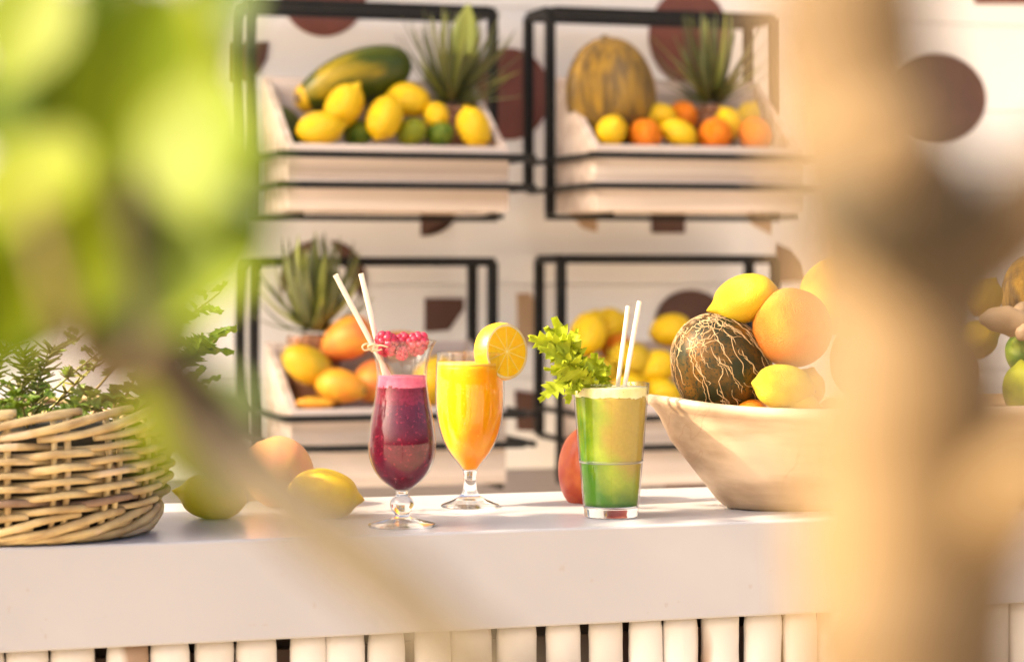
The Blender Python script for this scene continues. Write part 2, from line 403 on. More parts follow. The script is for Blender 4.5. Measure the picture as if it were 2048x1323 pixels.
def surf(fn, nu=32, nv=24):
    """closed body along local x: fn(t, a) -> (x, r) multiplied around the axis"""
    V, Fc = [], []
    for i in range(1, nv):
        t = i / nv
        for k in range(nu):
            V.append(fn(t, 2 * math.pi * k / nu))
    for i in range(nv - 2):
        for k in range(nu):
            k2 = (k + 1) % nu
            Fc.append((i * nu + k, i * nu + k2, (i + 1) * nu + k2, (i + 1) * nu + k))
    V.append(fn(0, 0)); V.append(fn(1, 0)); a, b = len(V) - 2, len(V) - 1
    for k in range(nu):
        k2 = (k + 1) % nu
        Fc.append((a, k2, k)); Fc.append((b, (nv - 2) * nu + k, (nv - 2) * nu + k2))
    return V, Fc
def lemon_fn(seed, nip=0.16, tail=0.07):
    def fn(t, a):
        th = math.pi * t
        xx = -math.cos(th); r = math.sin(th) ** 0.92
        r *= 0.98 + 0.05 * noise.noise(Vector((math.cos(a), math.sin(a), xx * 1.2)) * 1.1 + Vector((seed * 7.3, 0, 0)))
        if t > 0.8: xx += nip * ((t - 0.8) / 0.2) ** 2.2
        if t < 0.12: xx -= tail * ((0.12 - t) / 0.12) ** 1.5
        if t > 0.82:
            u = (t - 0.82) / 0.18; r = r * (1 - 0.25 * math.sin(math.pi * u) ) if t < 0.985 else r * 0.9
            r = max(r, 0.15 * math.sqrt(max(0, 1 - u ** 4)))
        return Vector((xx, r * math.cos(a), r * math.sin(a)))
    return fn
def round_fn(seed, dim=0.06, flat=0.0, wob=0.04):
    def fn(t, a):
        th = math.pi * t
        xx = -math.cos(th); r = math.sin(th)
        xx *= (1 - flat)
        e = math.exp(-((1 - t) / 0.07) ** 2); xx -= dim * e
        e2 = math.exp(-((t) / 0.07) ** 2); xx += dim * 0.5 * e2
        s = 1 + wob * noise.noise(Vector((math.cos(a) * r, math.sin(a) * r, xx)) * 1.0 + Vector((seed * 5.1, 3, 0)))
        return Vector((xx, r * math.cos(a), r * math.sin(a))) * s
    return fn
def mango_fn(seed, beak=0.12, thin=0.85):
    def fn(t, a):
        th = math.pi * t
        xx = -math.cos(th); r = math.sin(th) ** 0.95 * (1 + 0.12 * math.cos(th))
        yy, zz = r * math.cos(a), r * math.sin(a)
        zz += beak * (xx * xx) * (-1 if xx > 0 else 0.3)
        s = 1 + 0.04 * noise.noise(Vector((yy, zz, xx)) + Vector((seed * 9.1, 3, 0)))
        return Vector((xx, yy * thin, zz)) * s
    return fn
def body_mesh(name, vf, m, m2=None):
    me = bpy.data.meshes.new(name); me.from_pydata([tuple(p) for p in vf[0]], [], vf[1]); me.materials.append(m)
    for p in me.polygons: p.use_smooth = True
    return me
FM = {}
for s in range(3):
    FM['lemon%d' % s] = surf(lemon_fn(s + 1, nip=(0.18, 0.26, 0.12)[s]))
    FM['round%d' % s] = surf(round_fn(s + 1))
    FM['mango%d' % s] = surf(mango_fn(s + 1))
def calyx(r=0.10):
    """small stem button, local x outwards"""
    pr = [(r * 0.25, -0.03), (r, -0.02), (r * 0.85, 0.02), (r * 0.35, 0.05)]
    V, Fc = lathe(pr, 10, capb=True, capt=True)
    return [Vector((z, x, y)) for x, y, z in V], Fc
CAL = calyx()
def frame(theta, tilt=0.0, roll=0.0):
    """rotation whose local x points at angle theta in the picture (deg, ccw from right), tilted to the camera by tilt deg"""
    d = (CR * math.cos(R(theta)) + UP * math.sin(R(theta))) * math.cos(R(tilt)) - CF * math.sin(R(tilt))
    n = (-CF - d * (-CF).dot(d))
    if n.length < 1e-3: n = UP - d * UP.dot(d)
    n.normalize(); s = n.cross(d)
    m = Matrix((d, s, n)).transposed()
    return m @ Matrix.Rotation(R(roll), 3, 'X')
def fruit(name, shape_, m, px, py, a_px, b_px, Y, theta, label, cat, tilt=0, roll=0, group=None, stem=True, b2=None):
    c = P(px, py, Y); k = depth_of(c) / F
    a, b = a_px * k, b_px * k; b2_ = (b2 or b_px) * k
    me = bpy.data.meshes.new(name)
    sv = FM[shape_]
    me.from_pydata([(p.x, p.y * b / a, p.z * b2_ / a) for p in sv[0]], [], sv[1]); me.materials.append(m)
    for q in me.polygons: q.use_smooth = True
    o = bpy.data.objects.new(name, me); link(o)
    o.matrix_world = Matrix.Translation(c) @ frame(theta, tilt, roll).to_4x4() @ Matrix.Scale(a, 4)
    tag(o, label, cat, group)
    if stem:
        xm = max(p.x for p in sv[0]) - (0.07 if shape_.startswith('round') else 0.0)
        s_ = -1 if shape_.startswith('lemon') else 1
        xm2 = min(p.x for p in sv[0])
        me2 = bpy.data.meshes.new('stem_button')
        rr = 0.55 if shape_.startswith('lemon') else 0.9
        me2.from_pydata([((xm if s_ > 0 else xm2) + s_ * p.x * rr, p.y * rr, p.z * rr) for p in CAL[0]], [], CAL[1]); me2.materials.append(M_STEM)
        so_ = bpy.data.objects.new('stem_button', me2); link(so_, o)
    return o
GC = {'ul': 'fruit in the upper left crate', 'ur': 'fruit in the upper right crate', 'll': 'fruit in the lower left crate', 'lr': 'fruit in the lower right crate'}
def Lm(v, m, *a, **k): return fruit('lemon', 'lemon%d' % v, m, *a, **k)
# upper left crate
Lm(0, M_LEMON, 640, 258, 47, 36, 4.205, 8, 'lemon lying at the front left of the upper left crate', 'lemon', group=GC['ul'])
Lm(1, M_LEMON, 688, 212, 48, 38, 4.225, 55, 'lemon leaning up against the yellow end of the papaya', 'lemon', group=GC['ul'], tilt=15)
Lm(2, M_LEMON, 769, 236, 46, 37, 4.205, -110, 'upright lemon at the middle of the upper left crate', 'lemon', group=GC['ul'], tilt=10)
Lm(0, M_LEMON, 817, 200, 44, 35, 4.255, -15, 'topmost lemon between papaya and pineapple crown', 'lemon', group=GC['ul'])
Lm(1, M_LEMON, 872, 231, 31, 27, 4.225, 100, 'small lemon with its stem end facing out below the pineapple crown', 'lemon', group=GC['ul'], tilt=-60)
Lm(2, M_LEMON, 947, 255, 43, 34, 4.20, 112, 'tall lemon at the right end of the upper left crate', 'lemon', group=GC['ul'], tilt=5)
for px, py, a, Y, lb in ((716, 268, 31, 4.24, 'dark lime between the two left lemons of the upper left crate'),
                   (823, 264, 32, 4.21, 'yellowish green lime right of the upright lemon in the upper left crate'),
                   (880, 268, 29, 4.21, 'dark green lime under the small lemon in the upper left crate')):
    fruit('lime', 'lemon2', M_LIMEY if a == 32 else M_LIME, px, py, a, a * 0.86, Y, 20, lb, 'lime', tilt=30, group=GC['ul'])
fruit('avocado', 'mango0', M_AVO, 575, 252, 44, 33, 4.29, 120, 'dark green avocado in the far left corner of the upper left crate', 'avocado', group=GC['ul'])
fruit('papaya', 'mango1', M_PAPAYA, 708, 160, 124, 66, 4.30, 200, 'long green and yellow papaya lying across the upper left crate', 'papaya', tilt=22, roll=20, group=GC['ul'])
o = bpy.context.scene.objects['papaya']
pv, pf = lathe([(0.02, 0.10), (0.10, 0.098), (0.2, 0.06), (0.26, 0.0), (0.27, -0.08)], 20)
me_ = bpy.data.meshes.new('stem_end'); me_.from_pydata([(0.91 + z_, x_ * 0.85, y_ - 0.1) for x_, y_, z_ in pv], [], pf); me_.materials.append(M_MANGOY)
for q in me_.polygons: q.use_smooth = True
link(bpy.data.objects.new('stem_end', me_), o)
# upper right crate
FM['melon'] = surf(lambda t, a: Vector((-math.cos(math.pi * t) * 1.0 + 0.05 * math.cos(math.pi * t) ** 2, math.sin(math.pi * t) ** 0.93 * math.cos(a), math.sin(math.pi * t) ** 0.93 * math.sin(a))), 40, 30)
M_MELON2 = mat('ochre melon skin', (0.33, 0.18, 0.008), (0.10, 0.055, 0.008), scale=3.2, rough=0.45, stretch=(0.35, 2.4, 2.4), bump=0.5, bscale=12, bdist=0.03, ramp=(0.36, 0.62))
fruit('melon', 'melon', M_MELON2, 1222, 192, 112, 91, 4.285, 96, 'large ochre striped melon standing in the upper right crate', 'melon', group=GC['ur'])
Lm(0, M_LEMON, 1223, 262, 35, 31, 4.195, 60, 'lemon in front of the large melon', 'lemon', tilt=50, group=GC['ur'])
Lm(1, M_LEMON, 1314, 231, 37, 26, 4.24, 180, 'lemon lying on top right beside the large melon', 'lemon', group=GC['ur'])
Lm(2, M_LEMON, 1357, 266, 38, 28, 4.195, -28, 'slanting lemon at the front middle of the upper right crate', 'lemon', group=GC['ur'])
Lm(0, M_LEMON, 1459, 247, 34, 28, 4.225, 120, 'lemon behind the two right oranges of the upper right crate', 'lemon', tilt=20, group=GC['ur'])
Lm(1, M_LEMON2, 1497, 233, 30, 26, 4.27, 60, 'pale lemon furthest right at the back of the upper right crate', 'lemon', tilt=20, group=GC['ur'])
for v, px, py, a, Y, th, ti, lb in ((0, 1291, 270, 33, 4.195, 90, 10, 'left orange at the front of the upper right crate'),
        (1, 1365, 233, 31, 4.265, 90, 0, 'orange tucked behind the top lemon in the upper right crate'),
        (2, 1430, 269, 34, 4.195, 200, 40, 'middle orange at the front of the upper right crate'),
        (0, 1513, 270, 35, 4.195, 150, 72, 'orange showing its stem button at the right front of the upper right crate')):
    fruit('orange', 'round%d' % v, M_ORANGE, px, py, a, a, Y, th, lb, 'orange', tilt=ti, group=GC['ur'])
# lower left crate
fruit('mango', 'mango0', M_MANGOY, 612, 728, 54, 43, 4.235, 150, 'yellow green mango at the left of the lower left crate', 'mango', tilt=25, group=GC['ll'])
fruit('mango', 'mango1', M_MANGOP, 694, 678, 55, 50, 4.25, 210, 'orange pink mango on top of the lower left pile', 'mango', tilt=15, group=GC['ll'])
fruit('mango', 'mango2', M_MANGOO, 682, 772, 53, 40, 4.20, -10, 'orange mango lying at the front of the lower left crate', 'mango', tilt=20, group=GC['ll'])
fruit('mango', 'mango0', M_MANGOP, 748, 762, 44, 50, 4.225, 80, 'red orange mango behind the stem of the berry drink', 'mango', group=GC['ll'])
fruit('mango', 'mango1', M_MANGOP, 800, 690, 58, 34, 4.29, 5, 'orange mango whose top shows behind the raspberries', 'mango', group=GC['ll'])
fruit('mango', 'mango2', M_MANGOY, 868, 760, 52, 50, 4.23, 60, 'orange yellow mango seen between the two left drinks', 'mango', group=GC['ll'])
fruit('mango', 'mango0', M_MANGOO, 630, 806, 40, 14, 4.185, 0, 'low yellow mango showing just above the lip of the lower left crate', 'mango', group=GC['ll'], stem=False)
# lower right crate
for v, m, px, py, a, b, Y, th, lb in (
    (0, M_LEMON, 1176, 668, 46, 38, 4.255, 70, 'leftmost of the blurred lemons behind the celery'),
    (1, M_LEMON, 1214, 652, 40, 36, 4.29, 30, 'blurred lemon behind the left one above the celery'),
    (2, M_LEMON, 1342, 660, 42, 34, 4.27, 10, 'blurred lemon before the dark disc left of the bowl melon'),
    (0, M_LEMON2, 1262, 720, 46, 38, 4.235, 160, 'blurred pale lemon directly behind the straws of the green juice'),
    (1, M_LEMON, 1310, 735, 44, 36, 4.225, 20, 'blurred lemon left of the dark cracked melon'),
    (2, M_LEMON2, 1190, 748, 46, 36, 4.225, 0, 'blurred lemon just behind the celery leaves'),
    (0, M_LEMON, 1250, 782, 42, 32, 4.195, 35, 'blurred lemon low behind the glass of green juice'),
    (2, M_LEMON, 1322, 786, 40, 30, 4.195, 170, 'blurred lemon low between green juice and wooden bowl'),
    (1, M_LEMON, 1440, 740, 60, 50, 4.23, 170, 'blurred lemon mostly hidden behind the dark cracked melon')):
    Lm(v, m, px, py, a, b, Y, th, lb, 'lemon', group=GC['lr'])
fruit('orange', 'round1', M_ORANGE, 1385, 742, 38, 38, 4.255, 90, 'blurred orange behind the dark cracked melon', 'orange', group=GC['lr'])
fruit('orange', 'round2', M_ORANGE, 1232, 695, 32, 32, 4.275, 90, 'blurred orange among the yellow fruit behind the straws', 'orange', group=GC['lr'])

# pineapples
M_PLEAF = mat('pineapple leaf', (0.10, 0.115, 0.045), (0.23, 0.24, 0.08), scale=6, rough=0.45, trans=0.25, stretch=(1, 1, 1))
M_PLEAF2 = mat('yellow pineapple leaf', (0.40, 0.42, 0.09), (0.30, 0.34, 0.07), scale=6, rough=0.45, trans=0.3)
M_PBODY = mat('pineapple rind', (0.36, 0.14, 0.05), (0.20, 0.09, 0.04), scale=10, rough=0.6)
def blade(base, d, side, L, W, bend, n=9, cup=0.25):
    d = d.normalized(); side = (side - d * side.dot(d)).normalized(); nrm = side.cross(d)
    V, Fc = [], []
    for i in range(n + 1):
        t = i / n
        w_ = W * (0.75 + 0.5 * t) * (1 - t ** 1.6) + 0.0006
        c = Vector(base) + d * L * (t - 0.15 * t * t * abs(bend)) + nrm * (bend * L * t * t)
        th = 0.0012 * (1 - 0.7 * t)
        for q in (-1, -0.5, 0, 0.5, 1):
            V.append(c + side * w_ * q + nrm * (-cup * w_ * q * q * -1) + nrm * th * (1 - abs(q)))
        for q in (1, 0.5, 0, -0.5, -1):
            V.append(c + side * w_ * q + nrm * (cup * w_ * q * q) - nrm * th * (1 - abs(q)) - nrm * 0.0003)
    for i in range(n):
        for k in range(10):
            k2 = (k + 1) % 10
            Fc.append((i * 10 + k, i * 10 + k2, (i + 1) * 10 + k2, (i + 1) * 10 + k))
    Fc.append(tuple(reversed(range(10)))); Fc.append(tuple(n * 10 + k for k in range(10)))
    return V, Fc
def pineapple(px, py, Y, zsup, lean, nleaf, L0, label, group, seed, wide=1.0, rbody=0.05, wl_=1.0):
    rr = random.Random(seed)
    crown = P(px, py, Y)
    o = empty('pineapple', (crown.x, Y, zsup)); tag(o, label, 'pineapple', group)
    H = crown.z - zsup
    prof = []
    for k in range(13):
        t = k / 12
        prof.append((rbody * (0.55 + 0.45 * math.sin(math.pi * min(1, 0.12 + t * 0.9)) ** 0.6) * (1 if t < 0.9 else 0.85), H * t))
    mk('rind', lathe(prof, 24, (crown.x, Y, zsup), True, True), M_PBODY, o)
    nrow = max(3, int(H / 0.018))
    for j in range(nrow):
        for k in range(12):
            a = 2 * math.pi * (k + 0.5 * (j % 2)) / 12
            if math.sin(a) > 0.3: continue
            zz = zsup + H * (j + 0.5) / nrow; rad = rbody * 0.97
            c = Vector((crown.x + rad * math.cos(a), Y + rad * math.sin(a), zz))
            nn = Vector((math.cos(a), math.sin(a), 0.2)); sd = Vector((-math.sin(a), math.cos(a), 0))
            h = 0.011
            V = [c - sd * h - nn * 0.004, c - UP * h - nn * 0.004, c + sd * h - nn * 0.004, c + UP * h - nn * 0.004, c + nn * 0.005]
            mk('eye', (V, [(0, 1, 4), (1, 2, 4), (2, 3, 4), (3, 0, 4)]), M_PBODY, o)
    for k in range(nleaf):
        t = k / nleaf
        a = k * 2.399 + rr.uniform(-0.2, 0.2)
        el = R(8 + 70 * t + rr.uniform(-12, 12))
        d = Vector((math.cos(a) * math.cos(el) * wide, math.sin(a) * math.cos(el) * 0.8, math.sin(el))) + lean
        base = crown + Vector((math.cos(a) * 0.014, math.sin(a) * 0.012, 0.005 + 0.035 * t))
        L = L0 * (0.45 + 0.6 * math.sin(math.pi * (0.15 + 0.6 * t))) * rr.uniform(0.85, 1.1)
        mk('leaf', blade(base, d, Vector((-math.sin(a), math.cos(a), 0)), L, rr.uniform(0.005, 0.0085) * wl_, -rr.uniform(-0.05 if wl_ < 1.2 else 0.15, 0.4 if wl_ < 1.2 else 0.6) * (1 - 0.6 * t)), M_PLEAF2 if (k % (3 if wl_ > 1.2 else 6) == 0) else M_PLEAF, o)
    return o
p1 = pineapple(905, 212, 4.315, Z_UL, Vector((0.12, -0.05, 0)), 66, 0.152, 'spiky pineapple crown rising behind the lemons at upper left', GC['ul'], 5, rbody=0.045)
# broad pale leaf of the upper left crown
mk('leaf', blade(P(925, 110, 4.27), Vector((0.12, 0, 1)), CR, 0.10, 0.034, 0.05), M_PLEAF2, p1)
pineapple(1425, 212, 4.315, Z_UR, Vector((-0.05, -0.05, 0)), 60, 0.148, 'pineapple crown behind the oranges at upper right', GC['ur'], 8, rbody=0.045, wide=0.8)
pineapple(628, 668, 4.31, Z_LL, Vector((-0.02, -0.1, 0)), 60, 0.15, 'yellow green pineapple crown behind the mangoes at lower left', GC['ll'], 11, rbody=0.05, wide=0.75, wl_=1.6)

# ------------------------------------------------------------------ wooden bowl and its fruit
def bowl_mat():
    m = mat('pale carved wood', (0.58, 0.43, 0.285), (0.27, 0.17, 0.09), scale=16, detail=7, rough=0.45, stretch=(0.16, 0.8, 1.5), bump=0.35, bscale=22, bdist=0.004, ramp=(0.38, 0.66),
            spots=((0.42, 0.25, 0.13), 10, 0.68))
    t = m.node_tree; n = t.nodes; L = t.links
    b = n['Principled BSDF']; src = b.inputs['Base Color'].links[0].from_socket
    # thin dark drying cracks, along the contour of a stretched noise
    tc = n.new('ShaderNodeTexCoord'); mp = n.new('ShaderNodeMapping'); mp.inputs['Scale'].default_value = (1.3, 0.3, 0.25)
    L.new(tc.outputs['Object'], mp.inputs[0])
    z = n.new('ShaderNodeTexNoise'); z.inputs['Scale'].default_value = 9; z.inputs['Detail'].default_value = 5; L.new(mp.outputs[0], z.inputs['Vector'])
    s = n.new('ShaderNodeMath'); s.operation = 'SUBTRACT'; s.inputs[1].default_value = 0.5; L.new(z.outputs['Fac'], s.inputs[0])
    a = n.new('ShaderNodeMath'); a.operation = 'ABSOLUTE'; L.new(s.outputs[0], a.inputs[0])
    r = n.new('ShaderNodeValToRGB'); r.color_ramp.elements[0].color = (0.3, 0.3, 0.3, 1); r.color_ramp.elements[1].position = 0.004; r.color_ramp.elements[1].color = (0, 0, 0, 1)
    L.new(a.outputs[0], r.inputs[0])
    mx = n.new('ShaderNodeMixRGB'); mx.inputs[2].default_value = (0.30, 0.15, 0.07, 1)
    L.new(r.outputs[0], mx.inputs[0]); L.new(src, mx.inputs[1]); L.new(mx.outputs[0], b.inputs['Base Color'])
    return m
BX, BY = 1.300, 2.515
AR, BR, HB = 0.315, 0.135, 0.118
def bowl():
    nu, V, Fc = 72, [], []
    def ring(a, b, zf, pw=2.3):
        for k in range(nu):
            an = 2 * math.pi * k / nu
            ca, sa = math.cos(an), math.sin(an)
            q = (abs(ca) ** pw + abs(sa) ** pw) ** (-1 / pw)
            x_, y_ = a * ca * q, b * sa * q
            wob = 1 + 0.012 * noise.noise(Vector((ca * 2, sa * 2, zf * 6)))
            tip = abs(x_ / AR) ** 5
            V.append((BX + x_ * wob, BY + y_ * wob, TOP + zf + (0.014 * tip if zf > 0.09 else 0)))
    prof = [(0.0, 0.12, 0.03), (0.0, 0.212, 0.072), (0.003, 0.222, 0.078), (0.010, 0.230, 0.084), (0.03, 0.246, 0.095), (0.055, 0.266, 0.109), (0.080, 0.286, 0.122),
            (0.097, 0.299, 0.130), (0.106, 0.306, 0.134), (0.110, 0.313, 0.137), (HB, AR + 0.001, BR + 0.001), (HB + 0.003, AR - 0.004, BR - 0.004),
            (HB + 0.002, AR - 0.022, BR - 0.014), (HB - 0.003, AR - 0.034, BR - 0.019), (0.085, 0.235, 0.098), (0.055, 0.19, 0.07), (0.05, 0.08, 0.02)]
    for z_, a, b in prof: ring(a, b, z_, 2.1)
    for i in range(len(prof) - 1):
        for k in range(nu):
            k2 = (k + 1) % nu
            Fc.append((i * nu + k, i * nu + k2, (i + 1) * nu + k2, (i + 1) * nu + k))
    Fc.append(tuple(reversed(range(nu)))); Fc.append(tuple((len(prof) - 1) * nu + k for k in range(nu)))
    return V, Fc
bo = mk('wooden_bowl', bowl(), bowl_mat(), loc=(BX, BY, TOP))
tag(bo, 'long pale carved wooden bowl heaped with melon and citrus', 'bowl')
GB = 'fruit heaped in the wooden bowl'
def melon_mat():
    m = mat('cracked melon skin', (0.022, 0.021, 0.005), (0.15, 0.065, 0.006), scale=2.2, rough=0.5, spec=0.25, ramp=(0.40, 0.64), spots=((0.02, 0.025, 0.01), 22, 0.56))
    return m
mel = fruit('melon', 'melon', melon_mat(), 1444, 738, 112, 98, 2.515, 122, 'dark melon with pale netted cracks in the wooden bowl', 'melon', tilt=18, group=GB)
def netting():
    rr = random.Random(12); parts = []
    sv = FM['melon'][0]; q_ = 98 / 112
    def pt(t, a, lift=1.004):
        p_ = Vector((-math.cos(math.pi * t) * 1.0 + 0.05 * math.cos(math.pi * t) ** 2, math.sin(math.pi * t) ** 0.93 * math.cos(a), math.sin(math.pi * t) ** 0.93 * math.sin(a)))
        return Vector((p_.x * lift, p_.y * q_ * lift, p_.z * q_ * lift))
    def walk(t, a, n_, dt, r0, depth):
        path = []; drift = rr.uniform(-0.012, 0.012)
        for k_ in range(n_):
            path.append(pt(t, a))
            t -= dt * rr.uniform(0.5, 1.3); a += (drift + rr.gauss(0, 0.036)) / max(0.3, math.sin(math.pi * max(0.05, t)))
            if t < 0.06: break
            if depth and rr.random() < 0.07: walk(t, a, rr.randint(3, 8), dt * 0.8 * rr.choice((1, 1, -0.6)), r0 * 0.75, 0); drift = -drift
        if len(path) > 2:
            parts.append(tube(path, [r0 * 0.5] + [r0 * rr.uniform(0.75, 1.15) for _ in path[1:-1]] + [r0 * 0.3], 5, flat=1.0))
    for k_ in range(150):
        t = min(0.95, rr.uniform(0.25, 1.05)); a = rr.uniform(0, 2 * math.pi)
        walk(t, a, rr.randint(5, 15), 0.022, rr.uniform(0.0045, 0.009), 1)
    for k_ in range(60):
        t = rr.uniform(0.78, 0.95); a = rr.uniform(0, 2 * math.pi); path = []
        for z_ in range(rr.randint(3, 7)):
            path.append(pt(t, a)); a += 0.16; t += rr.gauss(0, 0.012)
        parts.append(tube(path, 0.008, 5))
    return join(*parts)
nm_ = bpy.data.meshes.new('netting'); nv_ = netting(); nm_.from_pydata([tuple(p) for p in nv_[0]], [], nv_[1])
nm_.materials.append(mat('melon netting', (0.60, 0.42, 0.21), (0.46, 0.29, 0.12), scale=6, rough=0.6))
for q in nm_.polygons: q.use_smooth = True
no_ = link(bpy.data.objects.new('netting', nm_), mel); no_['kind'] = 'stuff'
Lm(1, M_LEMON2, 1490, 597, 66, 50, 2.50, 197, 'lemon with a pointed tip resting on the cracked melon', 'lemon', group=GB, tilt=8, roll=0)
fruit('grapefruit', 'round1', M_GRAPE, 1585, 655, 80, 80, 2.47, 80, 'large speckled orange grapefruit on top of the bowl', 'grapefruit', group=GB, tilt=-10)
Lm(2, M_LEMONG, 1568, 774, 62, 47, 2.435, 172, 'greenish yellow lemon under the large grapefruit', 'lemon', group=GB, tilt=12)
Lm(0, M_LEMONG, 1612, 775, 38, 40, 2.475, 70, 'pale lemon half hidden behind the greenish one in the bowl', 'lemon', group=GB)
Lm(1, M_LEMONG, 1600, 805, 38, 22, 2.425, -10, 'lemon whose tip pokes out at the bowl rim', 'lemon', group=GB)
fruit('orange', 'round0', M_ORANGE, 1502, 836, 40, 40, 2.475, 90, 'orange peeking over the bowl rim below the cracked melon', 'orange', group=GB)
fruit('orange', 'round1', M_ORANGE, 1672, 838, 44, 44, 2.44, 90, 'orange peeking over the bowl rim right of the greenish lemon', 'orange', group=GB)
fruit('grapefruit', 'round2', mat('yellow grapefruit peel', (0.62, 0.38, 0.02), (0.58, 0.33, 0.02), scale=2, rough=0.42, bump=0.4, bscale=30, bdist=0.03), 1676, 590, 80, 76, 2.56, 60,
      'yellow grapefruit behind the tree trunk, above the speckled one', 'grapefruit', group=GB)
fruit('grapefruit', 'round0', M_GRAPE, 1745, 720, 86, 86, 2.50, 60, 'grapefruit hidden behind the blurred trunk', 'grapefruit', group=GB)
fruit('grapefruit', 'round1', M_GRAPE, 1880, 745, 78, 78, 2.50, 60, 'grapefruit seen hazily right of the blurred trunk', 'grapefruit', group=GB)
Lm(2, M_LIMEY, 2052, 782, 58, 48, 2.46, 100, 'yellow green lime at the right picture edge over the bowl rim', 'lime', group=GB)
fruit('lime', 'lemon0', M_LIME, 2055, 708, 52, 44, 2.50, 140, 'dark green lime at the right picture edge under the ginger', 'lime', group=GB, tilt=40)
Lm(0, M_LEMON2, 1968, 594, 40, 36, 2.56, 60, 'small yellow lemon behind the ginger root', 'lemon', group=GB)
Lm(1, M_LEMON2, 1950, 680, 46, 40, 2.54, 20, 'lemon under the left end of the ginger root', 'lemon', group=GB)
fruit('melon', 'melon', M_MELON2, 2075, 600, 90, 72, 2.58, 100, 'brownish melon cut by the right picture edge above the ginger', 'melon', group=GB)
M_GINGER = mat('ginger skin', (0.30, 0.20, 0.11), (0.24, 0.155, 0.08), scale=18, rough=0.6, bump=0.4, bscale=40)
gv = join(tube(smooth_path([P(1960, 640, 2.47), P(2000, 638, 2.465), P(2040, 648, 2.46), P(2085, 652, 2.46)], 4), [0.005, 0.015, 0.016, 0.018, 0.012, 0.004], 12, rough=0.2),
          tube(smooth_path([P(2048, 652, 2.452), P(2046, 668, 2.445), P(2050, 676, 2.44)], 3), [0.009, 0.010, 0.004], 10, rough=0.2),
          tube(smooth_path([P(2030, 640, 2.47), P(2046, 618, 2.48), P(2060, 610, 2.48)], 3), [0.010, 0.011, 0.004], 10, rough=0.2))
tag(mk('ginger_root', gv, M_GINGER, loc=P(2040, 648, 2.46)), 'knobbly beige ginger root on top of the limes', 'ginger', GB)

# ------------------------------------------------------------------ glasses
def on_top(px, py):
    k = (CAM.z - TOP) * F / (py - HOR)
    p = PD(px, py, k); return Vector((p.x, p.y, TOP + 0.0004))
def interp_profile(pr, sub=4):
    pts = smooth_path([Vector((r, z, 0)) for r, z in pr], sub)
    return [(max(p.x, 0.0003), p.y) for p in pts]
def glass(name, pos, outer, cut_stem, cut_foot, wall, floor_z, rim_r, label, fill, bowl_mat_=M_THIN):
    """outer: (r, z) from base to rim in metres; bowl / stem / foot share their boundary rings"""
    pr = interp_profile(outer)
    o = empty(name, pos); tag(o, label, 'glass', 'glasses of juice on the counter')
    lo = [p for p in pr if p[1] <= cut_foot]; mid = [p for p in pr if cut_foot < p[1] <= cut_stem]; hi = [p for p in pr if p[1] > cut_stem]
    if mid:
        foot = [(0.0004, 0.0)] + lo; foot.append(mid[0])
        mk('foot', lathe(foot, 56, pos), M_GLASS, o)
        stem = mid + [hi[0]] + [(0.0004, hi[0][1])]
        mk('stem', lathe(stem, 56, pos), M_GLASS, o)
    else:
        base = [(0.0004, 0.0)] + lo + [(lo[-1][0] - wall, floor_z), (0.0004, floor_z)]
        mk('base', lathe(base, 64, pos), M_GLASS, o)
    inner = [(max(r - wall, 0.0005), z) for r, z in hi if z > fill]
    rim = [(hi[-1][0] + rim_r * 0.6, hi[-1][1] + rim_r), (hi[-1][0] - wall * 0.5, hi[-1][1] + rim_r * 2), (hi[-1][0] - wall - rim_r * 0.4, hi[-1][1] + rim_r)]
    full = hi + rim + list(reversed(inner))
    mk('bowl', lathe(full, 72, pos), bowl_mat_, o)
    return o, hi
def inner_r(hi, z, wall):
    for (r0, z0), (r1, z1) in zip(hi, hi[1:]):
        if z0 <= z <= z1: return r0 + (r1 - r0) * (z - z0) / max(1e-9, z1 - z0) - wall
    return (hi[0] if z < hi[0][1] else hi[-1])[0] - wall
def liquid(hi, z0, z1, wall, n=26, top=True, bottom=True):
    pr = [(0.0003, z0)] if bottom else []
    for k in range(n + 1):
        z_ = z0 + (z1 - z0) * k / n
        pr.append((max(0.0004, inner_r(hi, z_, wall) - 0.0002), z_))
    if top: pr.append((0.0003, z1))
    return pr
mmz = lambda zs, rs: [(r / 1000, z / 1000) for z, r in zip(zs, rs)]
# hurricane glass with berry smoothie
HP = on_top(804, 1052)
k = 0.1837
hur = [(36.3, 0), (36.6, 1.2), (35.5, 3.0), (22, 6.4), (11, 9.5), (7.6, 12.2), (8.2, 14.0), (11.4, 17.5), (13.0, 22.5), (12.0, 28), (8.4, 31.8), (6.6, 34), (7.4, 38), (13.2, 42.5),
       (22, 49.6), (29.4, 58.8), (34.9, 71.6), (36.6, 84.5), (35.9, 99), (33.4, 117.5), (29.9, 136), (28.2, 149), (27.3, 163.5), (28.9, 178), (32.5, 190.5), (36.8, 199)]
hur = [(a / 1000, b / 1000) for a, b in hur]
hg, hhi = glass('hurricane_glass', HP, hur, 0.0375, 0.0125, 0.0016, 0.0375, 0.0007, 'curved tall glass of berry smoothie with raspberries on top', 0.162)
M_BERRY = mat('berry smoothie', (0.075, 0.0035, 0.014), (0.12, 0.006, 0.022), spec=0.08, scale=90, rough=0.35, sss=0.12, sss_r=(0.008, 0.001, 0.002), spots=((0.26, 0.012, 0.035), 260, 0.62))
M_BERRYP = mat('berry pulp', (0.22, 0.008, 0.03), (0.13, 0.004, 0.014), spec=0.08, scale=220, rough=0.4, sss=0.15, sss_r=(0.008, 0.001, 0.002))
M_FROTH = mat('pink froth', (0.78, 0.17, 0.25), (0.70, 0.12, 0.20), spec=0.08, scale=160, rough=0.5, sss=0.25, sss_r=(0.006, 0.003, 0.003))
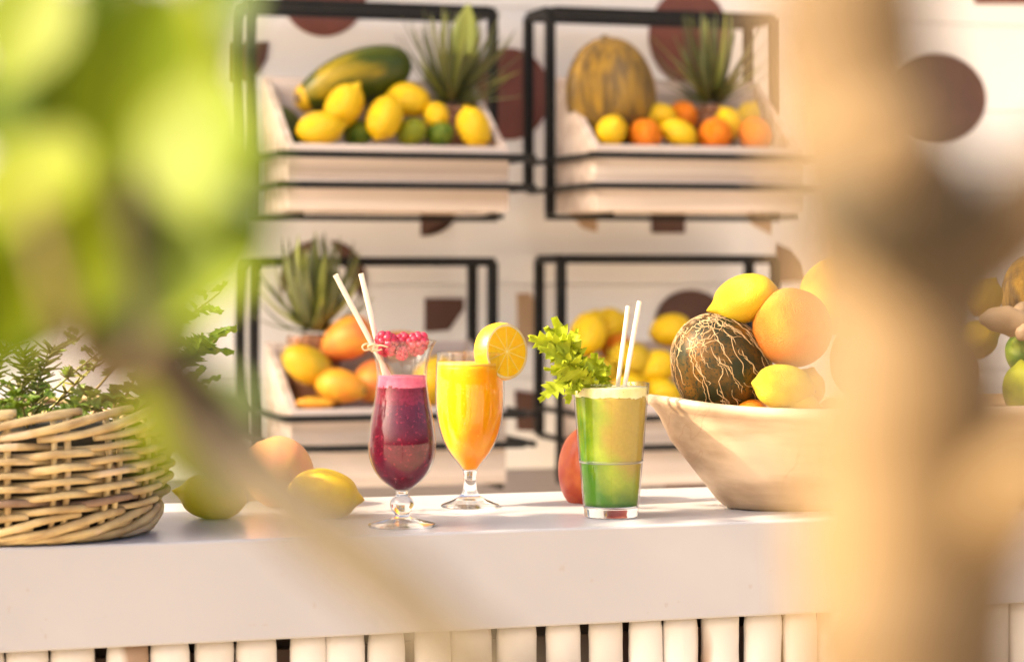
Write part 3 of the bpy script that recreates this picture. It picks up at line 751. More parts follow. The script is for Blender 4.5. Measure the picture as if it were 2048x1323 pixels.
def ragged(vf, pos, zedge, amp, seed, n=64, up=False):
    """uneven lower edge for a layer of froth or pulp"""
    V, Fc = vf; out = []
    for x_, y_, z_ in V:
        zz = z_ - pos[2]; k_ = max(0.0, 1 - abs(zz - zedge) / 0.006)
        a_ = math.atan2(y_ - pos[1], x_ - pos[0])
        d_ = noise.noise(Vector((math.cos(a_) * 5, math.sin(a_) * 5, seed))) + 0.6 * noise.noise(Vector((math.cos(a_) * 14, math.sin(a_) * 14, seed + 4)))
        sc_ = 1 + 0.004
        out.append((pos[0] + (x_ - pos[0]) * sc_, pos[1] + (y_ - pos[1]) * sc_, z_ + amp * d_ * k_))
    return out, Fc
bs = empty('berry_smoothie', HP); tag(bs, 'dark red berry smoothie with pink froth filling the curved glass', 'juice')
mk('drink', lathe(liquid(hhi, 0.040, 0.1520, 0.0016), 64, HP), M_BERRY, bs)
mk('pulp_layer', ragged(lathe(liquid(hhi, 0.132, 0.1525, 0.00155), 96, HP), HP, 0.132, 0.006, 2), M_BERRYP, bs)
mk('froth', ragged(lathe(liquid(hhi, 0.1500, 0.1625, 0.0015), 96, HP), HP, 0.1500, 0.0028, 7), M_FROTH, bs)
# goblet of orange juice
GP = on_top(940, 1013)
gob = [(34.0, 0), (34.4, 1.0), (32.5, 3.0), (20, 8.0), (12, 13.0), (8.4, 19.0), (7.3, 28), (7.5, 36), (8.7, 42.5), (13.6, 50), (22.7, 61), (30, 73.5), (35.8, 90), (39.3, 108), (40.5, 126), (40.2, 151), (39.3, 168), (38.5, 180)]
gob = [(a / 1000, b / 1000) for a, b in gob]
gg, ghi = glass('stemmed_goblet', GP, gob, 0.0415, 0.0185, 0.0016, 0.0415, 0.0006, 'stemmed goblet of orange juice with an orange slice on its rim', 0.168)
M_OJ = mat('orange juice', (0.90, 0.36, 0.004), (0.90, 0.30, 0.003), spec=0.08, scale=40, rough=0.4, sss=0.45, sss_r=(0.02, 0.007, 0.001), spots=((0.92, 0.46, 0.03), 330, 0.66))
oj = empty('orange_juice', GP); tag(oj, 'bright orange juice filling the stemmed goblet', 'juice')
mk('drink', lathe(liquid(ghi, 0.0440, 0.1655, 0.0016), 64, GP), M_OJ, oj)
M_OJF = mat('orange foam', (0.92, 0.50, 0.05), (0.88, 0.38, 0.02), scale=120, rough=0.5, sss=0.3)
mk('foam', lathe(liquid(ghi, 0.1656, 0.1685, 0.0016, 4), 64, GP), M_OJF, oj)
# straight tumbler of green juice
TP = on_top(1222, 1033)
tum = [(28.5, 0), (29.8, 1.2), (30.3, 4), (31.2, 11.5), (32.2, 20), (35.6, 60), (36.05, 63), (36.2, 64), (39.5, 105), (43.0, 149)]
tum = [(a / 1000, b / 1000) for a, b in tum]
tg, thi = glass('straight_tumbler', TP, tum, 0.0125, 0.0125, 0.0017, 0.0125, 0.0006, 'straight tumbler of green juice with celery and two straws', 0.145)
mk('stacking_ring', lathe([(0.0362, 0.0624), (0.0366, 0.0628), (0.0366, 0.0634), (0.0363, 0.0638)], 64, TP), M_THIN, tg)
def green_mat():
    m = bpy.data.materials.new('green juice'); m.use_nodes = True
    t = m.node_tree; n = t.nodes; L = t.links; b = n['Principled BSDF']
    b.inputs['Roughness'].default_value = 0.4; b.inputs['Specular IOR Level'].default_value = 0.08; b.inputs['Subsurface Weight'].default_value = 0.35; b.inputs['Subsurface Radius'].default_value = (0.006, 0.012, 0.001); b.inputs['Subsurface Scale'].default_value = 1
    tc = n.new('ShaderNodeTexCoord')
    # the juice has settled: dark green sediment drifting up one side, paler pulp elsewhere
    g_ = n.new('ShaderNodeVectorMath'); g_.operation = 'DOT_PRODUCT'; g_.inputs[1].default_value = (-8.0 * CR.x, -8.0 * CR.y, -4.6); L.new(tc.outputs['Object'], g_.inputs[0])
    z = n.new('ShaderNodeTexNoise'); z.inputs['Scale'].default_value = 16; z.inputs['Detail'].default_value = 4; L.new(tc.outputs['Object'], z.inputs['Vector'])
    ad = n.new('ShaderNodeMath'); ad.operation = 'MULTIPLY_ADD'; ad.inputs[1].default_value = 1.1; L.new(z.outputs['Fac'], ad.inputs[0])
    of = n.new('ShaderNodeMath'); of.inputs[1].default_value = 0.13; L.new(g_.outputs['Value'], of.inputs[0]); L.new(of.outputs[0], ad.inputs[2])
    r = n.new('ShaderNodeValToRGB'); e = r.color_ramp.elements
    e[0].position = 0.0; e[0].position = 0.12; e[0].color = (0.37, 0.265, 0.04, 1); e[1].position = 0.62; e[1].color = (0.045, 0.14, 0.002, 1)
    q = e.new(0.34); q.color = (0.26, 0.33, 0.018, 1)
    L.new(ad.outputs[0], r.inputs[0])
    f = n.new('ShaderNodeTexNoise'); f.inputs['Scale'].default_value = 300; L.new(tc.outputs['Object'], f.inputs['Vector'])
    mx = n.new('ShaderNodeMixRGB'); mx.blend_type = 'OVERLAY'; mx.inputs[0].default_value = 0.14; L.new(r.outputs[0], mx.inputs[1]); L.new(f.outputs['Fac'], mx.inputs[2])
    L.new(mx.outputs[0], b.inputs['Base Color'])
    return m
gj = empty('green_juice', TP); tag(gj, 'cloudy green juice with pale foam filling the straight tumbler', 'juice')
mk('drink', lathe(liquid(thi, 0.0130, 0.1370, 0.0017), 64, TP), green_mat(), gj)
M_GFOAM = mat('green foam', (0.80, 0.72, 0.38), (0.68, 0.64, 0.26), scale=60, rough=0.55, sss=0.3, spots=((0.30, 0.36, 0.03), 130, 0.68))
mk('foam', ragged(lathe(liquid(thi, 0.1346, 0.1455, 0.0016, 12), 96, TP), TP, 0.1346, 0.0022, 5), M_GFOAM, gj)

# straws
M_STRAW = mat('cream paper straw', (0.82, 0.72, 0.58), (0.78, 0.66, 0.50), scale=12, rough=0.5, sss=0.1)
def straw(a, b, r, label, group):
    a, b = Vector(a), Vector(b); d = (b - a).normalized()
    x_ = d.orthogonal().normalized(); y_ = d.cross(x_)
    V, Fc = [], []; n = 16
    for p, rr in ((a, r), (b, r), (b, r * 0.8), (a, r * 0.8)):
        for k in range(n): V.append(p + (x_ * math.cos(2 * math.pi * k / n) + y_ * math.sin(2 * math.pi * k / n)) * rr)
    for i in range(4):
        for k in range(n):
            k2 = (k + 1) % n; j = (i + 1) % 4
            Fc.append((i * n + k, i * n + k2, j * n + k2, j * n + k))
    o = mk('straw', (V, Fc), M_STRAW, loc=a)
    mo = o.modifiers.new('edge', 'EDGE_SPLIT'); mo.split_angle = R(50)
    return tag(o, label, 'straw', group)
straw(P(671, 550, HP.y - 0.02), P(789, 772, HP.y + 0.006), 0.0029, 'left leaning straw tied at the rim of the berry drink', 'straws in the berry drink')
straw(P(722, 547, HP.y + 0.004), P(776, 775, HP.y + 0.012), 0.0029, 'steeper straw behind the tie of the berry drink', 'straws in the berry drink')
straw(P(1256, 612, TP.y + 0.012), P(1233, 790, TP.y + 0.008), 0.0025, 'left shorter straw standing in the green juice', 'straws in the green juice')
straw(P(1279, 602, TP.y - 0.004), P(1246, 790, TP.y - 0.002), 0.0027, 'right taller straw standing in the green juice', 'straws in the green juice')
# raffia tie
M_RAFF = mat('raffia', (0.66, 0.52, 0.32), (0.56, 0.42, 0.24), scale=30, rough=0.7)
yy = HP.y - 0.028
rv = join(tube(smooth_path([P(745, 693, yy), P(734, 687, yy - 0.002), P(725, 692, yy - 0.003), P(730, 700, yy - 0.001), P(745, 695, yy)], 4), 0.0011, 6),
          tube(smooth_path([P(740, 699, yy), P(736, 692, yy - 0.003), P(748, 688, yy - 0.004), P(755, 694, yy - 0.001), P(746, 702, yy), P(738, 697, yy + 0.002)], 4), 0.0011, 6),
          tube(smooth_path([P(744, 694, yy - 0.003), P(760, 690, yy - 0.004), P(776, 694, yy - 0.003)], 4), 0.0009, 6),
          tube(smooth_path([P(744, 697, yy - 0.003), P(756, 700, yy - 0.004), P(764, 698, yy - 0.003)], 4), 0.0009, 6))
tag(mk('raffia_tie', rv, M_RAFF, loc=P(745, 695, yy)), 'small raffia bow tying the two straws of the berry drink', 'tie')
# raspberries on a pick laid across the rim
M_RASP = mat('raspberry', (0.52, 0.028, 0.065), (0.42, 0.018, 0.045), scale=120, rough=0.3, sss=0.3, sss_r=(0.006, 0.001, 0.002))
def raspberry(c, ax, r, label, seed):
    rr = random.Random(seed); parts = []
    ax = ax.normalized(); X_ = ax.orthogonal().normalized(); Y_ = ax.cross(X_)
    bm = bmesh.new(); bmesh.ops.create_icosphere(bm, subdivisions=2, radius=1)
    sv = [v.co.copy() for v in bm.verts]; sf = [tuple(v.index for v in f.verts) for f in bm.faces]; bm.free()
    rows = [(-0.7, 5, 0.62), (-0.25, 8, 0.9), (0.22, 8, 0.88), (0.66, 5, 0.58), (0.95, 1, 0.0)]
    for j, (h, n_, q) in enumerate(rows):
        for k in range(n_):
            a = 2 * math.pi * (k + 0.5 * (j % 2)) / n_ + rr.uniform(-0.08, 0.08)
            cc = c + ax * h * r * 1.0 + (X_ * math.cos(a) + Y_ * math.sin(a)) * q * r * 0.82
            d = 0.40 * r * rr.uniform(0.9, 1.12)
            parts.append(([cc + v * d for v in sv], sf))
    parts.append(([c + (X_ * v.x + Y_ * v.y) * r * 0.72 + ax * v.z * r * 0.85 for v in sv], sf))
    o = mk('raspberry', join(*parts), M_RASP, loc=c)
    return tag(o, label, 'raspberry', 'raspberries on the berry drink')
raspberry(P(773, 687, HP.y - 0.008), Vector((-0.5, -0.3, 0.8)), 0.0118, 'leftmost and largest raspberry beside the straws', 1)
raspberry(P(803, 688, HP.y + 0.004), Vector((0.2, -0.6, 0.7)), 0.0112, 'middle raspberry lying lower on the berry drink', 2)
raspberry(P(833, 687, HP.y - 0.006), Vector((0.6, -0.3, 0.7)), 0.0114, 'right raspberry near the far rim of the berry drink', 3)
raspberry(P(803, 706, HP.y - 0.012), Vector((0.1, -0.6, -0.8)), 0.0070, 'small raspberry hanging below the rim inside the glass', 4)
tag(mk('wooden_pick', tube([P(748, 698, HP.y - 0.002), P(866, 693, HP.y + 0.0)], 0.0011, 8), M_RAFF, loc=P(806, 696, HP.y)), 'thin wooden pick holding the raspberries across the rim', 'pick')

# orange slice
M_RIND = mat('slice rind', (0.86, 0.50, 0.008), (0.82, 0.40, 0.006), scale=30, rough=0.35, bump=0.5, bscale=700, bdist=0.0006, sss=0.2)
M_PITH = mat('slice pith', (0.95, 0.74, 0.36), (0.92, 0.66, 0.26), scale=60, rough=0.55, sss=0.3)
M_FLESH = mat('orange flesh', (0.95, 0.44, 0.004), (0.95, 0.52, 0.012), scale=160, rough=0.25, sss=0.4, sss_r=(0.02, 0.007, 0.001), spec=0.3, bump=0.12, bscale=420, bdist=0.001)
sc_c = P(1002, 703, GP.y - 0.012)
nrm = (-CF * math.cos(R(42)) + CR * math.sin(R(42)) + UP * 0.06).normalized()
sx_ = (UP - nrm * UP.dot(nrm)).normalized(); sy_ = nrm.cross(sx_)
os_ = empty('orange_slice', sc_c); tag(os_, 'thick round orange slice hooked on the goblet rim', 'orange slice')
def slice_lathe(pr, n=56):
    V, Fc = [], []
    for r, h in pr:
        for k in range(n):
            a = 2 * math.pi * k / n
            V.append(sc_c + (sx_ * math.cos(a) + sy_ * math.sin(a)) * r + nrm * h)
    for i in range(len(pr) - 1):
        for k in range(n):
            k2 = (k + 1) % n; Fc.append((i * n + k, i * n + k2, (i + 1) * n + k2, (i + 1) * n + k))
    return V, Fc
RS, HS = 0.0335, 0.0105
mk('rind', slice_lathe([(RS - 0.0012, -HS - 0.0002), (RS, -HS * 0.6), (RS + 0.0007, 0), (RS, HS * 0.6), (RS - 0.0012, HS + 0.0002)]), M_RIND, os_)
mk('pith', slice_lathe([(0.0002, -HS), (RS - 0.0012, -HS), (RS - 0.0011, 0), (RS - 0.0012, HS), (0.0002, HS)]), M_PITH, os_)
M_MEMB = mat('slice membrane', (0.95, 0.60, 0.08), (0.95, 0.54, 0.05), scale=90, rough=0.4, sss=0.3)
for side in (1, -1):
    mk('membrane', slice_lathe([(0.0015, (HS + 0.00015) * side), (RS - 0.0041, (HS + 0.00015) * side)]), M_MEMB, os_)
    for k in range(10):
        a0, a1 = 2 * math.pi * k / 10 + 0.022, 2 * math.pi * (k + 1) / 10 - 0.022
        am = (a0 + a1) / 2
        q = lambda a, r, h: sc_c + (sx_ * math.cos(a) + sy_ * math.sin(a)) * r + nrm * h * side
        arc = [a0 + (a1 - a0) * j / 6 for j in range(7)]
        ro = RS - 0.0042
        outer = [q(am, 0.0028, HS + 0.0001)] + [q(a, ro * (0.985 if j in (0, 6) else 1), HS + 0.0001) for j, a in enumerate(arc)]
        inr = [q(am, 0.0052, HS + 0.0008)] + [q(am + (a - am) * 0.95, ro * 0.985, HS + 0.0004) for a in arc]
        n_ = len(outer); f_ = [(i, (i + 1) % n_, n_ + (i + 1) % n_, n_ + i) for i in range(n_)] + [tuple(range(n_, 2 * n_))]
        mk('segment', (outer + inr, f_), M_FLESH, os_, smooth=False)

# celery
M_CEL = mat('celery leaf', (0.56, 0.61, 0.04), (0.46, 0.54, 0.03), scale=60, rough=0.5, spec=0.25, trans=0.45)
M_CELS = mat('celery stalk', (0.50, 0.54, 0.12), (0.42, 0.48, 0.08), scale=20, rough=0.4, sss=0.2, stretch=(4, 4, 0.5))
def jag_leaf(base, tip, W, nrm_, seed, teeth=5, curl=0.12, thick=0.0003):
    rr = random.Random(seed)
    base, tip = Vector(base), Vector(tip); d = tip - base; L = d.length; d.normalize()
    side = d.cross(nrm_).normalized(); n0 = side.cross(d).normalized()
    rows = []
    nR = teeth * 3
    V, Fc = [], []
    for i in range(nR + 1):
        t = i / nR
        env = math.sin(math.pi * min(1, 0.06 + 0.94 * t) ** 0.8) ** 0.7 * (1 - 0.25 * t)
        ph = (i % 3)
        saw = (0.46, 0.75, 1.2)[ph]
        lob = 1 + 0.22 * math.sin(t * 9 + seed)
        c = base + d * (L * t) + n0 * (curl * L * math.sin(t * 2.4) * rr.uniform(0.8, 1.2))
        if i == nR: env = 0.02
        for q in (-1, -0.5, 0, 0.5, 1):
            fw = L / teeth * 0.45 * (1 if ph == 2 else 0) * abs(q)
            wv = env * W * 0.5 * (saw if abs(q) == 1 else 0.7) * lob
            V.append(c + side * wv * q + d * fw + n0 * (0.18 * W * abs(q) + 0.05 * W * math.sin(i * 0.9 + q * 2 + seed)))
    for i in range(nR):
        for k in range(4):
            Fc.append((i * 5 + k, i * 5 + k + 1, (i + 1) * 5 + k + 1, (i + 1) * 5 + k))
    m_ = len(V)
    V2 = [v - n0 * thick for v in V]
    F2 = [tuple(reversed([i + m_ for i in q])) for q in Fc]
    return V + V2, Fc + F2
cel = empty('celery', (TP.x, TP.y, TOP + 0.02)); tag(cel, 'leafy pale green celery stalk sticking out of the green juice', 'celery')
cy = TP.y - 0.005
mk('stalk', tube(smooth_path([P(1228, 960, cy), P(1205, 800, cy), P(1182, 752, cy), P(1150, 716, cy - 0.004)], 5), [0.006, 0.006, 0.005, 0.003, 0.0015], 10, flat=0.7), M_CELS, cel)
mk('stalk', tube(smooth_path([P(1222, 960, cy + .01), P(1210, 800, cy + .01), P(1204, 765, cy + .012), P(1196, 735, cy + .012)], 5), [0.005, 0.005, 0.004, 0.002], 10, flat=0.7), M_CELS, cel)
mk('stalk', tube(smooth_path([P(1182, 752, cy), P(1150, 765, cy - 0.01), P(1118, 780, cy - 0.012)], 4), [0.003, 0.0018, 0.001], 8), M_CELS, cel)
CL = [((1160, 714), (1121, 633), 46, 0), ((1140, 690), (1059, 669), 40, -.01), ((1150, 735), (1074, 704), 36, -.014), ((1142, 762), (1085, 807), 34, -.012), ((1146, 745), (1088, 739), 24, -.004),
      ((1158, 758), (1143, 807), 34, -.006), ((1186, 757), (1166, 703), 34, .002), ((1194, 772), (1194, 708), 40, .008), ((1216, 775), (1214, 718), 38, .012), ((1172, 764), (1116, 702), 52, -.008),
      ((1178, 768), (1118, 748), 40, .0), ((1158, 728), (1140, 680), 40, .006), ((1130, 690), (1098, 650), 34, .004), ((1205, 780), (1170, 735), 36, -.006), ((1150, 700), (1160, 660), 26, .01),
      ((1140, 720), (1102, 728), 26, -.018), ((1160, 768), (1122, 785), 28, .006), ((1208, 770), (1226, 735), 26, .016), ((1130, 672), (1085, 690), 28, -.006), ((1185, 740), (1150, 738), 30, -.016)]
for j, (a, b, w_, dy) in enumerate(CL):
    A, B = P(a[0], a[1], cy + dy), P(b[0], b[1], cy + dy - 0.006)
    B = A + (B - A) * 1.08
    rr = random.Random(j)
    nn = (-CF + UP * rr.uniform(0.0, 0.8) - CR * rr.uniform(0.2, 1.1)).normalized()
    mk('leaflet', jag_leaf(A, B, ms(w_ * 1.4, A), nn, j, 5 + j % 2), M_CEL, cel)

# loose fruit on the counter
def rest(name, sh, m, px, py, a, b, theta, tilt, roll, label, cat, base_py, **kw):
    k_ = (CAM.z - TOP) * F / (base_py - HOR); Y = PD(px, base_py, k_).y
    return fruit(name, sh, m, px, py, a, b, Y, theta, label, cat, tilt=tilt, roll=roll, **kw)
rest('mango', 'mango0', M_MANGOR, 1180, 938, 86, 76, 100, 0, 0, 'red mango lying behind the tumbler of green juice', 'mango', 1002)
rest('lemon', 'lemon0', M_LEMON, 648, 988, 70, 52, -8, 0, 0, 'lemon right of the basket with its tip toward the berry drink', 'lemon', 1034)
rest('lemon', 'lemon1', M_LEMON, 425, 992, 66, 48, 172, 0, 0, 'lemon half hidden by leaves next to the wicker basket', 'lemon', 1036)
rest('grapefruit', 'round0', M_PEACH, 556, 942, 72, 70, 110, 0, 0, 'pinkish grapefruit behind the lemon beside the basket', 'grapefruit', 1012)

# ------------------------------------------------------------------ wicker basket with herbs
BKX, BKY = 0.272, 2.522
M_WICK = mat('wicker', (0.50, 0.38, 0.18), (0.30, 0.20, 0.085), scale=30, rough=0.6, bump=0.4, bscale=120, bdist=0.001, spots=((0.50, 0.37, 0.22), 18, 0.60))
M_WICKD = mat('dark wicker', (0.16, 0.09, 0.05), (0.24, 0.16, 0.10), scale=40, rough=0.65, bump=0.4, bscale=120, bdist=0.001)
bk = empty('wicker_basket', (BKX, BKY, TOP)); tag(bk, 'round brown wicker basket full of green herbs at the left', 'basket')
BH = 0.136
def Rb(z): 
    t = z / BH; return 0.118 + 0.035 * math.sin(math.pi * (0.12 + 0.60 * t))
NS = 16
A0 = R(-90 + 9)
rb = random.Random(21)
for s in range(NS):
    for dq in (-0.045, 0.045):
        a = A0 + 2 * math.pi * s / NS + dq
        path = [(BKX + Rb(z) * math.cos(a), BKY + Rb(z) * math.sin(a), TOP + z) for z in [0.006 + (BH - 0.012) * j / 8 for j in range(9)]]
        mk('stake', tube(path, 0.0034 * rb.uniform(0.9, 1.1), 8), M_WICK, bk)
def weaver(z, phase, amp, r, tiltamp, seed, m):
    N = NS * 8; path = []
    for i in range(N):
        a = A0 + 2 * math.pi * i / N
        s = math.cos(NS / 2 * (a - A0) + phase)
        s = math.copysign(abs(s) ** 0.7, s)
        zz = z + tiltamp * math.sin(NS / 2 * (a - A0) + phase + 0.9) + 0.0014 * noise.noise(Vector((a * 2, seed * 3.3, 0)))
        rad = Rb(z) + amp * s
        path.append((BKX + rad * math.cos(a), BKY + rad * math.sin(a), TOP + zz))
    rads = [r * (1 + 0.16 * noise.noise(Vector((i * 0.12, seed, 0)))) for i in range(N)]
    mk('weaver', tube(path, rads, 8, closed=True), m, bk)
zr = 0.036; j = 0
while zr < 0.104:
    weaver(zr, math.pi * (j % 2), 0.0072, rb.uniform(0.0034, 0.0043), 0.0022, j, M_WICKD if j == 1 else M_WICK); zr += 0.0070; j += 1
# border braids: overlapping slanted rods
def braid(z0, z1, n, r, off, rise, m, span=2.6):
    for k in range(n):
        a0 = 2 * math.pi * k / n
        path = []
        for i in range(13):
            t = i / 12; a = a0 + t * 2 * math.pi / n * span
            zz = z0 + (z1 - z0) * (0.5 - 0.5 * math.cos(math.pi * t)) if rise else z1 + (z0 - z1) * t
            rad = Rb(max(0.0, min(BH, (zz)))) + off * math.sin(math.pi * t) + rb.uniform(-0.0006, 0.0006)
            path.append((BKX + rad * math.cos(a), BKY + rad * math.sin(a), TOP + zz))
        mk('border_rod', tube(smooth_path(path, 2), r * rb.uniform(0.85, 1.12), 8), m, bk)
braid(0.0052, 0.031, 17, 0.0043, 0.006, True, M_WICK)
braid(0.0052, 0.018, 15, 0.0040, 0.006, True, M_WICK, 2.2)
braid(0.108, 0.131, 16, 0.0043, 0.008, True, M_WICK)
braid(0.112, 0.134, 14, 0.0041, 0.005, True, M_WICK, 2.2)
M_SOIL = mat('dark basket lining', (0.035, 0.03, 0.015), (0.05, 0.04, 0.02), scale=30, rough=0.9)
mk('lining', lathe([(0.0005, 0.004), (0.118, 0.004), (0.133, 0.06), (0.138, 0.112), (0.0005, 0.118)], 32, (BKX, BKY, TOP)), M_SOIL, bk)

M_MINT = mat('mint leaf', (0.17, 0.28, 0.02), (0.28, 0.40, 0.03), scale=30, rough=0.45, trans=0.35)
M_ROSE = mat('rosemary leaf', (0.20, 0.24, 0.03), (0.30, 0.28, 0.04), scale=30, rough=0.5, trans=0.2)
M_HSTEM = mat('herb stem', (0.22, 0.24, 0.05), (0.28, 0.18, 0.06), scale=20, rough=0.6)
def mint(base, tip, nl, size, label, seed, m=M_MINT):
    rr = random.Random(seed); base, tip = Vector(base), Vector(tip)
    o = empty('mint_sprig', base); tag(o, label, 'herb', 'herbs in the wicker basket')
    midp = base.lerp(tip, 0.5) + Vector((rr.uniform(-.015, .015), rr.uniform(-.015, .015), 0.01))
    path = smooth_path([base, midp, tip], 6)
    mk('stem', tube(path, [0.0016, 0.0008], 6), M_HSTEM, o)
    for k in range(nl):
        t = 0.15 + 0.85 * k / max(1, nl - 1)
        c = path[min(len(path) - 1, int(t * (len(path) - 1)))]
        a = k * 1.57 + rr.uniform(-0.5, 0.5)
        d = Vector((math.cos(a), math.sin(a) * 0.9, rr.uniform(-0.5, 0.7))).normalized()
        L = size * rr.uniform(0.7, 1.15) * (1 - 0.35 * t)
        nn = (UP + Vector((rr.uniform(-.6, .6), rr.uniform(-.9, .2), 0))).normalized()
        mk('leaf', jag_leaf(c + d * 0.004, c + d * L, L * 0.8, nn, seed * 31 + k, 6, 0.1), m, o)
    return o
def rosemary(base, tip, label, seed, nl=70, ll=0.022):
    rr = random.Random(seed); base, tip = Vector(base), Vector(tip)
    o = empty('rosemary_sprig', base); tag(o, label, 'herb', 'herbs in the wicker basket')
    path = smooth_path([base, base.lerp(tip, .5) + Vector((rr.uniform(-.01, .01), 0, .005)), tip], 8)
    mk('stem', tube(path, [0.0016, 0.0009], 6), M_HSTEM, o)
    vs = []
    for k in range(nl):
        t = 0.15 + 0.85 * k / nl; c = path[min(len(path) - 1, int(t * (len(path) - 1)))]
        a = k * 2.4; d = Vector((math.cos(a), math.sin(a), rr.uniform(0.1, 0.8))).normalized()
        vs.append(blade(c, d, d.orthogonal(), ll * rr.uniform(.7, 1.2), 0.0011, rr.uniform(-.3, .1), 4))
    fo = mk('needles', join(*vs), M_ROSE, o); fo['kind'] = 'stuff'
    return o
zb_ = 0.115
def hb(px, py, Y): return P(px, py, Y)
inb = lambda a, r: Vector((BKX + r * math.cos(a), BKY + r * math.sin(a), TOP + 0.116))
mint(inb(0.1, 0.10), hb(440, 585, 2.50), 20, 0.046, 'tall mint sprig rising at the right of the basket', 1)
mint(inb(0.0, 0.11), hb(430, 680, 2.50), 18, 0.050, 'leafy mint sprig leaning right over the basket', 2)
mint(inb(-0.3, 0.11), hb(412, 770, 2.47), 14, 0.052, 'drooping mint sprig with a dark hanging leaf at the right', 3)
mint(inb(0.7, 0.08), hb(370, 640, 2.56), 12, 0.034, 'mint sprig at the back right of the basket', 4)
mint(inb(-1.2, 0.10), hb(175, 800, 2.42), 8, 0.030, 'low mint sprig hanging over the basket rim', 5)
mint(inb(1.5, 0.05), hb(280, 650, 2.55), 12, 0.034, 'mint sprig hidden behind the blurred branch', 6)
mint(inb(2.0, 0.05), hb(180, 660, 2.54), 12, 0.032, 'mint sprig in the middle of the basket behind the leaves', 7)
mint(inb(-2.0, 0.08), hb(80, 790, 2.42), 9, 0.030, 'broad leaved sprig at the left front of the basket', 8)
mint(inb(-1.6, 0.09), hb(40, 815, 2.41), 8, 0.028, 'dark green sprig just above the left basket rim', 9)
rosemary(inb(-2.3, 0.06), hb(15, 690, 2.46), 'spiky rosemary sprig at the left picture edge', 1)
rosemary(inb(-2.0, 0.05), hb(50, 700, 2.47), 'rosemary sprig next to the left edge one, leaning right', 2)
rosemary(inb(-1.4, 0.05), hb(110, 690, 2.50), 'fine rosemary sprig left of the blurred pink twig', 3)
rosemary(inb(2.6, 0.06), hb(-30, 640, 2.52), 'rosemary sprig cut off by the left picture edge', 4)
rosemary(inb(1.2, 0.09), hb(330, 600, 2.60), 'tall rosemary sprig at the back of the basket', 5)

# ------------------------------------------------------------------ near shrub (left) and tree (right), out of focus
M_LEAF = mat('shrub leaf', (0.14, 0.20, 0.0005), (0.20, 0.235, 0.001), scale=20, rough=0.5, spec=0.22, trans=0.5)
M_BARK = mat('tan bark', (0.135, 0.083, 0.030), (0.072, 0.042, 0.014), scale=26, detail=1, rough=0.8, bump=0.6, bscale=80, bdist=0.003)
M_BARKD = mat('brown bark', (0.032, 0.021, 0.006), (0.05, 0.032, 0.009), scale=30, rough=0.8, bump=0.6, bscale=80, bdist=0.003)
M_LEAFD = mat('dark shrub leaf', (0.045, 0.085, 0.002), (0.085, 0.13, 0.003), scale=20, rough=0.5, spec=0.22, trans=0.45)  # darker green for the leaves set further back
def oval_leaf(base, tip, W, nrm_, curl=0.12, thick=0.0004):
    base, tip = Vector(base), Vector(tip); d = tip - base; L = d.length; d.normalize()
    side = d.cross(nrm_).normalized(); n0 = side.cross(d).normalized()
    V, Fc = [], []; N = 12
    for i in range(N + 1):
        t = i / N; wd = W * 0.5 * max(0.02, math.sin(math.pi * t ** 0.85) ** 0.8)
        c = base + d * L * t + n0 * (curl * L * (math.sin(math.pi * t) - 0.3 * t))
        for q in (-1, -0.6, 0, 0.6, 1): V.append(c + side * wd * q + n0 * (0.22 * wd * abs(q)))
    for i in range(N):
        for k in range(4): Fc.append((i * 5 + k, i * 5 + k + 1, (i + 1) * 5 + k + 1, (i + 1) * 5 + k))
    m_ = len(V)
    return V + [v - n0 * thick for v in V], Fc + [tuple(reversed([i + m_ for i in q])) for q in Fc]
D0 = 0.62
ground0 = PD(1200, 1800, 0.55); ground0.z = 0
sh = empty('leafy_shrub', ground0); tag(sh, 'blurred leafy shrub branch with bright green leaves close at the left', 'shrub')
main = [ground0, PD(1180, 2600, 0.5), PD(1060, 1560, 0.44), PD(880, 1270, 0.47), PD(730, 1130, 0.51), PD(600, 1030, 0.56), PD(450, 880, 0.60), PD(330, 700, 0.60), PD(280, 520, 0.61), PD(250, 300, 0.62), PD(270, 60, 0.62), PD(240, -250, 0.62), PD(150, -700, 0.6)]
mk('branch', tube(smooth_path(main, 6), [0.012, 0.010, 0.0068, 0.0068, 0.0075, 0.0085, 0.0095, 0.0075, 0.004, 0.003, 0.0025, 0.002, 0.002], 12, rough=0.2), M_BARKD, sh)
mk('twig', tube(smooth_path([PD(330, 700, 0.60), PD(230, 760, 0.58), PD(170, 700, 0.57), PD(110, 560, 0.56), PD(60, 380, 0.56)], 5), [0.004, 0.0045, 0.0045, 0.003, 0.002], 10, rough=0.2), M_BARK, sh)
